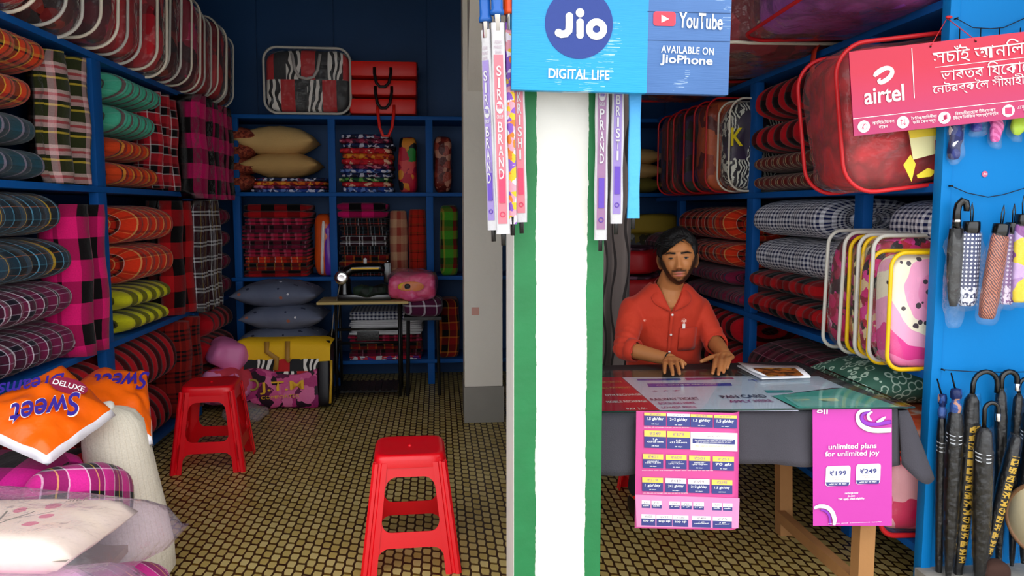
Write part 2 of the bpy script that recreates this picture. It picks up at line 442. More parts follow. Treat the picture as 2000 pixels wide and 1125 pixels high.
# back pillar -- white distemper over a bare grey foot, with a haunch under the beam
bp = struct('pillar_back', G().box(.165, .415, 5.12, 5.40, .24, 3.30), mat('pillar_distemper', '#e9e3d6', .9, .05, 40, .3), bevel=.006)
obj('plinth', G().box(.160, .425, 5.11, 5.41, 0, .24), mat('grey_cement', '#8f8b83', .9, .15, 30, .4), bp, bevel=.006)
obj('haunch', G().poly([(.195, 5.13, 2.13), (.195, 4.15, 3.30), (.195, 5.13, 3.30)], (.22, 0, 0)), mat('pillar_distemper', '#e9e3d6'), bp, smooth=False)
obj('paint_smudge', G().box(.212, .262, 5.1165, 5.1205, .715, .765), mat('faded_red_print', '#d8a294', .8, .2), bp, smooth=False)
struct('beam', G().box(.165, .415, 2.44, 5.12, 3.02, 3.30), WHITE)
# ================================================================= SHELVING
def shelving(label, loc, boards, posts, backs=()):
    t = thing('shelving', label, 'shelves', loc)
    L = V(loc)
    for b in boards: obj('shelf_board', G().box(*b), BLUE, t, world=True, smooth=True, bevel=.003)
    for p in posts: obj('post', G().box(*p), BLUE, t, world=True, smooth=True, bevel=.003)
    for p in backs: obj('back_board', G().box(*p), DBLUE, t, world=True, smooth=False)
    return t
zs = (.09, .74, 1.51, 2.14)
shelving('blue painted shelving along the side wall left of the sewing machine', (-1.85, 4.3, 0),
    [(-2.09, XL, 2.30, 6.30, z-.03, z) for z in zs],
    [(-1.665, XL-.001, y0, y0+w, a, b) for y0, w in ((2.30, .05), (4.0, .10), (5.42, .09)) for a, b in ((.0, .06), (.09, .71), (.74, 1.48), (1.51, 2.11))])
zb = (.20, .87, 1.53, 2.12)
xb = (-1.57, -.84, -.09, .66, 1.35)
shelving('blue painted shelving on the rear wall behind the sewing machine', (0, 6.5, 0),
    [(-1.60, 2.20, YB+.006, 6.78, z-.03, z) for z in zb],
    [(x, x+.055, YB, YB+.05, a, b) for x in xb for a, b in ((0, .17), (.20, .84), (.87, 1.50), (1.53, 2.09))],
    [(-1.6, 2.2, 6.765, 6.78, 0, 2.1)])
zr = (.17, .82, 1.49, 2.12)
shelving('blue painted shelving on the wall behind the counter', (2.0, 4.4, 0),
    [(XR, 2.54, 2.64, 6.25, z-.03, z) for z in zr],
    [(XR+.001, XR+.045, y0, y0+w, a, b) for y0, w in ((3.13, .07), (4.28, .09), (5.62, .08)) for a, b in ((.0, .14), (.17, .79), (.82, 1.46), (1.49, 2.09))])
# end board facing the street where the umbrellas hang
eb = struct('partition', G().box(XR+.012, 2.56, 2.60, 2.632, 0, 3.0), CYB, bevel=.003)
obj('edge_batten', G().box(XR-.020, XR+.016, 2.594, 2.64, 0, 2.75), CYB, eb, bevel=.003)
# ================================================================= CLOTH MATERIALS
K, RD, DR = '#0a0508', '#c4121c', '#7d0d14'
PL = dict(
 orange=plaid('orange_tartan', [(3, '#e8441a'), (.5, '#f0a030'), (2, K), (.4, '#e8c040'), (2, '#d82a10'), (1, K)], [(3, '#e85a1c'), (.5, K), (1, '#f0b040'), (1.5, '#7a1410')], .12, .11, wm=.36),
 blueg=plaid('blue_green_plaid', [(4, '#1d4a55'), (1, '#a89ab0'), (3, '#152e40'), (1, '#2c6a60'), (.5, '#c8a8c0')], [(4, '#1a4050'), (1, '#10202c'), (2, '#24506a')], .15, .06, wm=.36),
 green=plaid('olive_pink_tartan', [(3, '#2c3018'), (.6, '#f0d040'), (1, '#0a0a08'), (1.2, '#f0c0c0'), (.8, '#d85060'), (1, '#f0d0c8')], [(3.5, '#303818'), (1.0, '#d8b0b0'), (.4, '#e0a0a0'), (1, '#242810')], .115, .14),
 teal=plaid('teal_stripe', [(3, '#4fbf9c'), (1.3, '#7a2848'), (1, '#58b8a0'), (1, '#5a2038')], [(4, '#48a888'), (1, '#90b8a8'), (2, '#389078')], .10, .08, wm=.24),
 okr=plaid('orange_black_stripe', [(2, '#e0481c'), (1.6, '#201410'), (.5, '#e8a040'), (1, '#982018'), (1, K)], [(4, '#d04018'), (1, '#301008')], .11, .07, wm=.24),
 rbw=plaid('red_black_white_tartan', [(2.4, '#e02838'), (.35, '#f0e0e0'), (2.2, K), (.3, '#e0d0d0'), (1, '#b01828')], [(2.6, '#c01828'), (.5, '#e8e0e0'), (3, K)], .115, .085),
 mag=plaid('magenta_black_check', [(1, '#f01878'), (1, K)], [(1, '#e81470'), (1, '#0c0508')], .19, .17),
 bigplaid=plaid('dark_blue_yellow_plaid', [(3, '#1a4660'), (.6, '#ffd020'), (2, K), (.3, '#70c0e8'), (2, '#123040'), (.3, '#58a0c0'), (2, K)], [(3, '#1c3848'), (.3, '#e08040'), (3, K), (.4, '#408098')], .20, .10, wm=.36),
 maroon=plaid('maroon_white_plaid', [(3, '#781848'), (.35, '#f8f0f8'), (2.4, '#0c0c1c'), (.35, '#e8e0f0'), (1, '#8a2050')], [(3, '#701840'), (.3, '#d8c0d8'), (2, '#181024'), (.3, '#e0c8e0')], .115, .09, wm=.36),
 ored=plaid('orange_red_plaid', [(2, '#f83c1c'), (.4, '#ffc070'), (1.6, '#c01c14'), (1.8, K), (.4, '#e8d0c0')], [(3, '#f03818'), (.4, '#ffb060'), (1.4, '#50100c')], .125, .085, wm=.36),
 yel=plaid('yellow_black_check', [(1, '#dcd820'), (1, K)], [(3, '#d8d428'), (.3, '#b0b020'), (1.5, '#90901c')], .13, .2, wm=.24),
 rbk=plaid('red_black_check', [(1, '#c81020'), (1.1, '#050205')], [(3, '#b80c18'), (1, '#20040a')], .145, .30, wm=.13),
 rbk2=plaid('red_black_buffalo', [(1, '#c81820'), (1, '#050204')], [(1, '#c01418'), (1, '#050204')], .20, .18),
 whm=plaid('white_maroon_tartan', [(3, '#3c101c'), (.5, '#f0f0f0'), (.5, '#201018'), (.5, '#f0f0f0')], [(3, '#30101c'), (.5, '#e8e8f0'), (.5, '#181018'), (.5, '#f0f0f0'), (1.5, '#401820'), (.3, '#c0a040')], .10, .085),
 finer=plaid('red_fine_black_check', [(2, '#a81c14'), (.4, K), (.5, '#801010'), (.4, K), (.5, '#901410'), (.4, K)], [(2, '#8c1810'), (1, K), (.4, '#902010'), (1, '#180808')], .13, .12),
 ging=plaid('navy_gingham', [(1, '#f8f8ff'), (1, '#101c50')], [(1, '#f8f8ff'), (1, '#101c50')], .030, .030),
 brown=plaid('brown_cream_stripe', [(2, '#6a1c18'), (.3, '#e8c890'), (1, '#501410'), (.3, '#f0d8a0'), (.6, '#a06830'), (.3, '#e8c890')], [(3, '#70201c'), (1, '#583018')], .07, .06, wm=.24),
 mplaid=plaid('maroon_black_plaid', [(3, '#8c1838'), (.6, K), (1, '#6a1430'), (.3, '#e090a8'), (1.5, K)], [(3, '#80183c'), (.3, '#d88098'), (2, '#200810')], .14, .12),
 pplaid=plaid('plum_plaid', [(2, '#982048'), (.5, '#304058'), (1, '#782038'), (.3, '#c06080'), (1, '#182030')], [(3, '#781c40'), (1, '#28304a')], .08, .06, wm=.24),
 magp=plaid('magenta_tartan', [(3, '#e82c9c'), (.25, '#fff0f8'), (1.6, '#101018'), (.25, '#f0d030'), (1.2, '#101018'), (.25, '#fff0f8')], [(3, '#d82890'), (.2, '#f8d8f0'), (1, '#301028'), (.2, '#f0c0e0'), (1, '#181018')], .13, .13),
 magb=plaid('magenta_buffalo', [(1, '#e8289c'), (1, '#120810')], [(1, '#e0209c'), (1, '#14080f')], .24, .26),
 navyp=plaid('navy_yellow_plaid', [(4, '#16284c'), (.3, '#e8d030'), (2, '#101c38'), (.3, '#d0d8e8')], [(4, '#14264a'), (.4, '#f0f0f8'), (.4, '#14264a'), (.4, '#f0f0f8')], .12, .18),
 pinkst=plaid('pink_red_check', [(1, '#d02850'), (1, '#48101c'), (.5, '#e86080')], [(1, '#c82048'), (1, '#300c14')], .09, .07),
 dark=plaid('black_colour_plaid', [(2, '#181418'), (.4, '#c05030'), (1, '#202428'), (.3, '#c8c8c8'), (1.5, '#0c0c10'), (.3, '#7090a0')], [(2, '#141014'), (.3, '#c04040'), (1, '#181c20')], .09, .05),
 redt=plaid('red_green_tartan', [(3, '#d02818'), (.4, '#181008'), (.5, '#c82818'), (.4, '#181008')], [(3, '#c02818'), (.5, '#100c08'), (.5, '#b03018'), (.4, '#604010')], .06, .07),
 greent=plaid('green_red_check', [(2, '#48a028'), (1, '#902018'), (1.6, '#183818'), (.4, '#c8b040')], [(2, '#50a82c'), (1, '#701818'), (1.5, '#102410')], .17, .15),
 redy=plaid('red_orange_tartan', [(2, '#a81c1c'), (.5, '#e07020'), (2, '#101010'), (.3, '#e0a040')], [(2, '#981c18'), (.4, '#e08030'), (2, '#101014')], .13, .12),
 towel=plaid('beige_red_towel', [(1, '#e0b088'), (1, '#b04838'), (1, '#d09070')], [(1, '#d8a880'), (1, '#a84438')], .10, .13),
 purp=plaid('plum_white_check', [(3, '#58183c'), (.5, '#f0e8f0'), (.4, '#381028')], [(3, '#50183c'), (.4, '#e8e0f0')], .09, .10),
)
CLEAR = clear(); CLEAR2 = clear('lilac_plastic', '#f6eef8', .08, .14, 14, .9); CLEARW = clear('hazy_plastic', '#f4f4f6', .14, .15, 22, .8)
CREAMP = mat('cream_piping', '#e6dcc8', .4, .05); REDP = mat('red_piping', '#d8262c', .4, .08); YELP = mat('yellow_piping', '#f4c40c', .4, .05); GREYP = mat('silver_piping', '#cdc9bd', .35, .08)
SILV = mat('silver_piping_bead', '#d8d4ca', .3, .1, 400, .5)
DRED = blotch('crimson_plush', ['#8c0c18', '#b0141f', '#5c0a10', '#a8101c'], 6, .8)
# ================================================================= GOODS: SIDE WALL LEFT
NUM = [0]
def item(name, g, m, M, label, cat, group=None, **k):
    NUM[0] += 1
    return tag(obj(name, g, m, None, M, **k), label, cat, group)
def lroll(m, label, y0, y1, z0, z1, rx=.2, group='rolled quilts on the shelves', over=.035, **k):
    rz = (z1-z0)/2*.99
    item('rolled_quilt', roll(y1-y0, rx, rz, seed=NUM[0], **k), m, T(XL+over-rx, y0, z0), label, 'quilt', group)
def rroll(m, label, y0, y1, z0, z1, rx=.2, group='rolled quilts on the shelves', over=.035, **k):
    rz = (z1-z0)/2*.99
    item('rolled_quilt', roll(y1-y0, rx, rz, seed=NUM[0], **k), m, T(XR-over+rx, y0, z0), label, 'quilt', group)
P = PL
# middle shelf of the first bay (z .74)
lroll(P['maroon'], 'maroon and white plaid rolled quilt at the bottom of the stack above the orange packs', 2.62, 3.74, .742, .925, .24, per=.10)
lroll(P['maroon'], 'maroon and white plaid rolled quilt under the two dark blue plaid rolls', 2.60, 3.66, .925, 1.10, .23, per=.10)
lroll(P['bigplaid'], 'dark blue and yellow plaid rolled quilt resting on a maroon plaid roll', 2.62, 3.70, 1.10, 1.285, .23, per=.17)
lroll(P['bigplaid'], 'dark blue and yellow plaid rolled quilt topmost of its stack under the shelf', 2.60, 3.58, 1.285, 1.475, .23, per=.17)
# top shelf of the first bay
lroll(P['blueg'], 'blue-green striped rolled quilt at the bottom beside the olive tartan quilt', 2.6, 3.48, 1.512, 1.645, .22, per=.15)
lroll(P['blueg'], 'blue-green striped rolled quilt under the two orange tartan rolls', 2.6, 3.42, 1.645, 1.785, .22, per=.15)
lroll(P['orange'], 'orange and yellow tartan rolled quilt resting on the blue-green rolls', 2.6, 3.40, 1.785, 1.935, .22, per=.13)
lroll(P['orange'], 'orange and yellow tartan rolled quilt topmost under the plastic quilt bags', 2.6, 3.52, 1.935, 2.105, .22, per=.13)
def upright(m, label, y0, y1, z0, z1, x0, x1, n, seed=0, group='folded quilts standing on edge', side=1, name='folded_quilt', jit=.008):
    """folded quilt standing on edge, its folds turned to the aisle"""
    W, H, D = z1-z0, y1-y0, abs(x1-x0)
    g = fold(W, D, H, n, seed, jit, nx=12)
    # local x -> world z, local y (depth, folds at 0) -> away from the aisle, local z -> world y
    R = MX(((0, -side, 0, x1 if side > 0 else x0), (0, 0, 1, y0), (1, 0, 0, (z0+z1)/2), (0, 0, 0, 1)))
    item(name, g.tf(R), m, None, label, 'quilt', group)
upright(P['green'], 'olive green tartan folded quilt with pink and yellow lines standing on edge', 3.55, 3.95, 1.512, 2.08, -1.74, -1.60, 2, 3)
upright(P['mag'], 'magenta and black check folded quilt standing below the olive tartan one', 3.62, 3.94, .745, 1.43, -1.76, -1.56, 2, 4)
# top shelf, second bay
lroll(P['okr'], 'orange and black striped rolled quilt at the bottom under the teal rolls', 4.2, 4.78, 1.512, 1.65, .2, per=.055, amp=.12)
lroll(P['okr'], 'orange and black striped rolled quilt directly under the lower teal roll', 4.2, 4.68, 1.65, 1.775, .2, per=.055, amp=.12)
lroll(P['teal'], 'teal and maroon striped rolled quilt, lower of the teal pair', 4.22, 4.76, 1.775, 1.94, .21, per=.05, amp=.12)
lroll(P['teal'], 'teal and maroon striped rolled quilt, upper of the teal pair', 4.24, 4.88, 1.94, 2.105, .23, per=.05, amp=.12)
upright(P['rbw'], 'red, black and white tartan folded quilt standing beside the teal rolls', 4.78, 5.20, 1.512, 2.08, -1.76, -1.60, 3, 5)
upright(P['mag'], 'magenta and black check folded quilt standing in front of the beige pillows', 5.22, 6.02, 1.46, 2.12, -1.612, -1.50, 3, 6)
# middle shelf, second bay
lroll(P['yel'], 'yellow and black check rolled quilt, lower of the pair', 4.26, 4.86, .742, .865, .21, per=.065, amp=.14)
lroll(P['yel'], 'yellow and black check rolled quilt, upper of the pair', 4.24, 4.93, .865, .99, .21, per=.065, amp=.14)
lroll(P['ored'], 'bright orange-red plaid rolled quilt, lower one on the yellow and black rolls', 4.40, 4.99, .99, 1.21, .23, per=.125)
lroll(P['ored'], 'bright orange-red plaid rolled quilt, upper one with an open spiral end', 4.36, 5.01, 1.21, 1.425, .23, per=.125)
upright(P['rbk2'], 'red and black buffalo check folded quilt hanging past the shelf board', 4.97, 5.38, .745, 1.46, -1.78, -1.585, 2, 7)
upright(P['whm'], 'dark maroon folded quilt with white window-pane lines beside the blue post', 5.30, 5.72, .73, 1.46, -1.615, -1.53, 2, 8)
# lowest shelf
lroll(P['rbk'], 'large red and black check rolled quilt on the lowest shelf above the stool', 4.10, 4.98, .38, .70, .245, per=.0725, amp=.09)
lroll(P['rbk'], 'large red and black check rolled quilt at the bottom behind the white quilt bundle', 4.05, 4.86, .095, .38, .245, per=.0725, amp=.09)
lroll(P['rbk'], 'red and black check rolled quilt hidden low behind the orange packs', 2.7, 3.9, .095, .40, .24, per=.0725, amp=.09)
lroll(P['rbk'], 'red and black check rolled quilt under the maroon plaid rolls at the shelf edge', 2.7, 3.95, .40, .70, .24, per=.0725, amp=.09)
upright(P['finer'], 'red quilt with fine black checks folded at the end of the lowest shelf', 5.0, 5.4, .10, .70, -1.95, -1.57, 2, 9)
# rear corner rolls
for z0, z1, y1 in ((.10, .30, 6.2), (.30, .50, 6.26), (.50, .70, 6.2)):
    lroll(P['rbk'], {.10: 'dark red and black rolled quilt at the bottom of the corner beside the yellow-topped bag', .30: 'dark red and black rolled quilt midway in the corner pile beside the grey pillows', .50: 'dark red and black rolled quilt on top of the corner pile beside the grey pillows'}[z0], 5.56, y1, z0, z1, .2, over=.06, per=.13)
for z0, z1 in ((.745, .92), (.92, 1.09), (1.09, 1.26), (1.26, 1.43)):
    lroll(P['mplaid'], 'dim maroon check rolled quilt %s the corner stack behind the white-lined quilt' % {.745: 'at the bottom of', .92: 'second lowest of', 1.09: 'third lowest of', 1.26: 'topmost of'}[z0], 5.96, 6.28, z0, z1, .19, over=.04, per=.12)
# four speckled cushions in the upper corner
REDPIL = blotch('speckled_rust', ['#8a3a2c', '#a8452f', '#6c2820', '#b2583c'], 60, .9, bump=.2)
for i, w in enumerate(('at the bottom of', 'second lowest of', 'third lowest of', 'topmost of')):
    item('cushion', pillow(.40, .34, .15, seed=i), REDPIL, T(-1.60+.015*(i % 2), 6.46, 1.535+i*.118), 'rust red speckled cushion %s the corner pile beside the beige pillows' % w, 'cushion', 'rust red cushions in the corner')
# ---- see-through quilt bags on the top shelf
bagcol = [blotch('maroon_paisley', ['#7c0e1c', '#b01626', '#4a0a14', '#c8202c'], 9, .8), blotch('dark_red_fern', ['#4a1012', '#240a0a', '#7a1c1c', '#8c2a20'], 12, .8), blotch('pink_leaf_print', ['#901430', '#400c18', '#d02860', '#581020'], 10, .8), DRED]
yy = [2.72, 3.12, 3.52, 3.86, 4.20, 4.54, 4.86, 5.18, 5.50, 5.80, 6.08]
desc = ['with bright red plush', 'with crimson plush under a wide cream edge', 'with dark fern print and pink leaves', 'with zebra patterned cloth showing at the foot', 'with dull wine red lining', 'with crimson speckled cloth', 'with a broad red panel and cream zip edge', 'with wine red cloth and beaded silver edge', 'with brown-red print and silvery folds', 'with dark print, last but one', 'with dark print, last of the row']
for i, y in enumerate(yy):
    Wd = .56; Hh = (.62, .62, .62, .62, .63, .64, .64, .62, .60, .58, .58)[i]
    quilt_bag('see-through quilt bag %s on the top shelf' % desc[i], T(-1.80+(.02 if i % 2 else 0), y+.08, 2.155-.01*(i % 3)) @ RZ(-6+3*(i % 3)) @ RX(-7), Wd, Hh, .16, bagcol[(i+3) % 4], CREAMP if i % 2 else SILV, CLEAR, 'see-through quilt bags on the top shelf', seed=i*7, r=.12, pr=.008 if i < 7 else .007, name='quilt_bag')
# pink wrapped cushions at the lowest shelf end
PINKW = blotch('pink_satin', ['#e87cb0', '#f090c0', '#d85898', '#e04858'], 9, .5, kind='vor', bump=.15)
PINKP = mat('pink_satin_plain', '#e57ab2', .45, .12, 12, .3)
item('wrapped_cushion', softbox(.26, .30, .2, .6, amp=.03, seed=2, ns=9), PINKP, T(-1.50, 5.62, .30) @ RZ(20) @ RY(20), 'upper pink wrapped cushion beside the corner post above the far stool', 'cushion', None)
item('wrapped_cushion', softbox(.30, .30, .24, .6, amp=.03, seed=5, ns=9), PINKW, T(-1.47, 5.55, .07) @ RZ(-15), 'lower pink wrapped cushion with a red flower beside the corner post', 'cushion', None)
item('wrapped_bundle', softbox(.30, .22, .09, .6, amp=.02, seed=9, ns=9), CLEARW, T(-1.30, 5.36, .0) @ RZ(-15), 'crumpled clear plastic wrap lying on the floor behind the far stool', 'plastic wrap')
# ================================================================= GOODS: REAR SHELVES
BEIGE = mat('beige_weave', '#dcb474', .9, .08, 200, .35); BEIGE2 = mat('beige_weave2', '#cfa566', .9, .08, 200, .35)
item('pillow', pillow(.60, .44, .24, seed=3, ear=.03), BEIGE, T(-1.25, 6.52, 1.83-.02), 'plump beige pillow lying on top of another beige pillow', 'pillow')
item('pillow', pillow(.58, .44, .20, seed=8, ear=.03), BEIGE2, T(-1.21, 6.50, 1.645), 'plump beige pillow lying on folded printed sheets', 'pillow')
def stack(m_list, x, y0, W, D, z, hs, label, cat, group, nl=2, name='folded_sheet', yaw=0):
    for i, h in enumerate(hs):
        m = m_list[i % len(m_list)]; n = len(hs)
        pos = 'lowest in' if i == 0 else ('on top of' if i == n-1 else '%s from below in' % ('second', 'third', 'fourth', 'fifth', 'sixth', 'seventh', 'eighth', 'ninth', 'tenth', 'eleventh', 'twelfth', 'thirteenth')[i-1])
        desc = label[i] if isinstance(label, list) else label
        item(name, fold(W*(1-.04*rnd.random()), D, h*.985, nl, NUM[0], .012), m, T(x+rnd.uniform(-.008, .008), y0+rnd.uniform(0, .012), z) @ RZ(yaw+rnd.uniform(-1.5, 1.5)), desc % pos, cat, group)
        z += h
prt = [blotch('print_'+n, cs, 34, .7, bump=.1) for n, cs in dict(navy=['#14204c', '#28407a', '#c8c8d8', '#181a30', '#802848'], red=['#c81c28', '#e83040', '#a01424', '#f0c0a0', '#d82838'], orange=['#e06c20', '#f0a030', '#901c20', '#d04018'], wine=['#701838', '#a82c50', '#38102c', '#d88090'], green=['#144a30', '#60a040', '#101c20', '#c8d0a0'], blue=['#1c3c8c', '#6888c8', '#d8d8e8', '#28305c']).items()]
stack([prt[5], prt[3], prt[2], prt[0]], -1.15, 6.34, .56, .40, 1.53, [.028, .028, .03, .028], 'thin printed folded bed sheet %s the pile under the beige pillows', 'sheet', 'printed sheets under the beige pillows', 1)
stack([prt[5], prt[1], prt[4], prt[0], prt[5], prt[3], prt[1], prt[2], prt[1], prt[0], prt[3], prt[0]], -.55, 6.34, .40, .40, 1.53, [.045, .038, .035, .035, .03, .035, .045, .04, .045, .035, .035, .035], 'printed bed sheet %s the tall pile beside the flowered pack', 'sheet', 'printed sheets in the tall pile', 1)
FLOW = blotch('flower_pack', ['#c81c38', '#e85050', '#2c8c38', '#18141c', '#e89030', '#a81840'], 14, .5, bump=.2)
item('wrapped_quilt', softbox(.145, .30, .44, .35, amp=.01, seed=4), FLOW, T(-.235, 6.5, 1.53), 'upright pack of black, red and green flowered cloth on the upper rear shelf', 'quilt')
item('wrapped_quilt', softbox(.14, .28, .44, .4, amp=.015, seed=6), blotch('wrapped_rust', ['#7c2820', '#a84838', '#5c1c18', '#c88870'], 20, .35, bump=.5), T(.045, 6.48, 1.53), 'upright rust coloured wrapped quilt beside the white back pillar', 'quilt')
# folded quilts at mid height: pile left of the orange and purple pack
lab = [x+' quilt %s the pile over the grey pillows' for x in ('red and black buffalo check', 'orange-edged red tartan', 'yellow-flecked red check', 'dull crimson check', 'crimson check', 'pink and maroon check', 'maroon check', 'bright crimson check', 'black and red buffalo check')]
stack([P['rbk2'], P['redy'], P['ored'], P['pinkst'], P['mplaid'], P['pinkst'], P['mplaid'], P['pinkst'], P['rbk2']], -1.27, 6.34, .50, .40, .87, [.05, .06, .05, .06, .065, .06, .06, .055, .11], lab, 'quilt', 'red folded quilts on the middle rear shelf', 2, 'folded_quilt')
ORP = mat('orange_film', '#e2561e', .3, .15, 20, .5); PURP = mat('purple_film', '#7330b0', .3, .15, 20, .5); WHF = mat('white_film', '#efe6e0', .3, .05, 20, .4)
t = thing('pillow_pack', 'tall orange, white and purple plastic pillow pack on the middle rear shelf', 'pillow pack', (-.905, 6.5, .87))
g = softbox(.15, .32, .50, .5, amp=.01, seed=2); obj('orange_side', g, ORP, t)
obj('white_stripe', softbox(.035, .325, .46, .4), WHF, t, T(-.01, -.004, .01) @ RY(3)); obj('purple_side', softbox(.075, .33, .44, .45, amp=.01), PURP, t, T(.042, -.004, .005))
lab = [x+' quilt %s the pile behind the sewing machine' for x in ('black plaid with coloured lines', 'charcoal and rust plaid', 'grey and black striped', 'black and white striped', 'black plaid', 'dark green and black', 'black, pink-topped')]
stack([P['dark'], P['redy'], P['dark'], P['whm'], P['dark'], P['dark'], P['mag']], -.585, 6.34, .38, .40, .87, [.08, .09, .07, .08, .08, .06, .12], lab, 'quilt', 'dark folded quilts behind the sewing machine', 2, 'folded_quilt')
def bolt(m, label, x, z0, r, h, y=6.45):
    g = G(); prof = [(0, 0), (r*.8, 0), (r, .02), (r*.97, h*.3), (r*1.02, h*.6), (r*.96, h*.85), (r*.9, h-.01), (r*.7, h), (r*.55, h-.01), (r*.3, h), (0, h-.008)]
    P2 = [[V((q*math.cos(2*PI*j/28), q*math.sin(2*PI*j/28), z)) for j in range(28)] for q, z in prof]
    g.grid(P2, lambda i, j: (j/28*2*PI*r, prof[i][1]), cv=True)
    item('rolled_towel', g, m, T(x, y, z0), label, 'towel', 'upright rolled cloths on the middle rear shelf')
bolt(P['towel'], 'beige and brick red striped cloth roll standing upright right of the dark pile', -.315, .87, .072, .52)
bolt(P['redt'], 'red tartan cloth roll standing upright by the blue post', -.165, .87, .072, .53)
item('wrapped_quilt', softbox(.15, .28, .56, .3, amp=.008, seed=1), P['greent'], T(.09, 6.47, .87), 'tall green and red check wrapped quilt beside the white back pillar', 'quilt')
item('wrapped_quilt', softbox(.17, .28, .48, .3, amp=.008, seed=3), P['redy'], T(.08, 6.47, .20), 'tall red tartan wrapped quilt on the low rear shelf beside the back pillar', 'quilt')
# low rear shelf
lab = [x+' %s the pile behind the treadle' for x in ('red and white flowered cloth', 'dark red small-check quilt', 'orange and red check quilt', 'plum red check quilt', 'white sheet with grey blocks', 'plain white sheet', 'white sheet edged in grey', 'navy and white gingham quilt')]
stack([blotch('flower_border', ['#d82038', '#f0f0f0', '#7838a0', '#e84860'], 26, .6), P['mplaid'], P['redy'], P['pinkst'], mat('white_sheet', '#e8e6e8', .8), mat('white_sheet2', '#f0eef0', .8), mat('white_sheet', '#e8e6e8', .8), P['ging']], -.42, 6.33, .58, .42, .20, [.03, .05, .06, .06, .05, .035, .035, .07], lab, 'cloth', 'folded cloths on the low rear shelf', 2, 'folded_cloth')
# big zebra-print quilt bag and three flat red quilt cases on the top shelf
ZEB = blotch('zebra', ['#0c0a0c', '#f0ece4'], 26, .8, bump=.1)
def zebra():
    n = N('zebra_print'); v = n.co(); w = n.n('TexWave'); w.inputs['Scale'].default_value = 7; w.inputs['Distortion'].default_value = 9; w.inputs['Detail'].default_value = 1
    n.l(v, w.inputs['Vector']); s = n.n('SeparateXYZ'); n.l(v, s.inputs[0])
    z = n.ramp(w.outputs['Fac'], [(0, c('#0b0a0c')), (.5, c('#efe9e0'))])
    x, zz = s.outputs[0], s.outputs[2]
    up = n.math('GREATER_THAN', zz, .26); lf = n.math('LESS_THAN', x, 0.0)
    chk = n.math('ABSOLUTE', n.math('SUBTRACT', up, lf))
    q = n.math('FRACT', n.math('ADD', n.math('MULTIPLY', x, 3.2), n.math('MULTIPLY', up, .5)))
    col = n.mix(n.math('GREATER_THAN', q, .36), z, n.mix(n.math('GREATER_THAN', q, .70), c('#c2141c'), c('#1c1c20')))
    n.l(col, n.b.inputs['Base Color']); n.b.inputs['Roughness'].default_value = .8; n.bump(n.noise(20, v, 3), .4); return n.m
quilt_bag('wide see-through quilt bag with zebra, red and black patchwork on the rear top shelf', T(-.985, 6.42, 2.125), .66, .50, .22, zebra(), SILV, CLEAR, handle=mat('silver_strap', '#bdb6b0', .4), seed=3, r=.10, pr=.010)
REDV = mat('red_vinyl', '#f02418', .4, .08, 20, .15)
blk = mat('black_strap', '#100c10', .5)
for i, w in enumerate(('bottom', 'middle', 'top')):
    t = thing('quilt_case', 'flat red zipped quilt case, %s one of three beside the zebra-print bag' % w, 'quilt case', T(-.415+.005*i, 6.50, 2.122+i*.142), 'flat red quilt cases')
    g = G().box(-.255, .255, -.19, .19, .012, .128); obj('case_body', g, REDV, t, bevel=.02)
    obj('piping', G().tube(rrect(.505, .37, .03), .006, 6, closed=True).tf(MX(((1, 0, 0, 0), (0, 0, 1, -.185), (0, 0, 0, .125), (0, 0, 0, 1)))), mat('peach_piping', '#f0a080', .5), t)
    s = (.02, 0, -.01)[i]; dz = (-.16, -.09, -.07)[i]
    g = G().tube([V((-.06+s, -.192, .08)), V((-.06+s, -.215, .03)), V((-.045+s, -.222, dz*.6)), V((-.02+s, -.225, dz)), V((.02+s, -.225, dz)), V((.05+s, -.222, dz*.6)), V((.065+s, -.215, .03)), V((.065+s, -.192, .08))], .013, 6, flat=.25, up=(0, 1, 0))
    obj('handle', g, REDV if i == 0 else blk, t)
# ---- grey pillows and yellow topped bag on the floor
def greyprint():
    n = N('grey_leaf_print'); v = n.co(); t = n.n('TexVoronoi'); t.inputs['Scale'].default_value = 18; n.l(v, t.inputs['Vector'])
    sx = n.n('SeparateColor'); n.l(t.outputs['Color'], sx.inputs[0])
    spot = n.math('MULTIPLY', n.math('LESS_THAN', t.outputs['Distance'], .24), n.math('GREATER_THAN', sx.outputs[0], .55))
    sc = n.ramp(sx.outputs[1], [(0, c('#15203c')), (.55, c('#d8d8dc')), (.75, c('#a05c48'))])
    n.l(n.mix(spot, n.mix(n.noise(5, v), c('#46506a'), c('#6f7488')), sc), n.b.inputs['Base Color']); n.b.inputs['Roughness'].default_value = .85; n.bump(n.noise(16, v, 4), .35, .02); return n.m
GP = greyprint()
for i, w in enumerate(('lowest', 'second lowest', 'middle', 'second from the top', 'topmost')):
    item('pillow', pillow(.62 - (.02 if i % 2 else 0), .48, .205, seed=20+i, ear=.03), GP, T(-1.17+(.02, -.01, .01, .03, -.02)[i], 6.02+.01*i, .0+i*.168), 'slate grey leaf-printed pillow, %s in the pile behind the yellow-topped bag' % w, 'pillow', 'slate grey printed pillows')
YEL = mat('yellow_nonwoven', '#f2bc10', .7, .06, 200, .2)
t = thing('quilt_bag', 'black and pink quilt bag with yellow top and J.T.M lettering on the floor', 'bag', T(-1.10, 5.66, 0) @ RX(-8))
rosy = blotch('rose_print', ['#b03070', '#d85890', '#601040', '#281020', '#8c2060', '#e070a0'], 15, .6, dist=2)
obj('comforter', softbox(.66, .22, .45, .35, amp=.015, seed=3), rosy, t)
obj('black_side', softbox(.10, .24, .47, .35), mat('black_vinyl', '#100c14', .4), t, T(.29, .005, 0))
g = G(); P2 = []
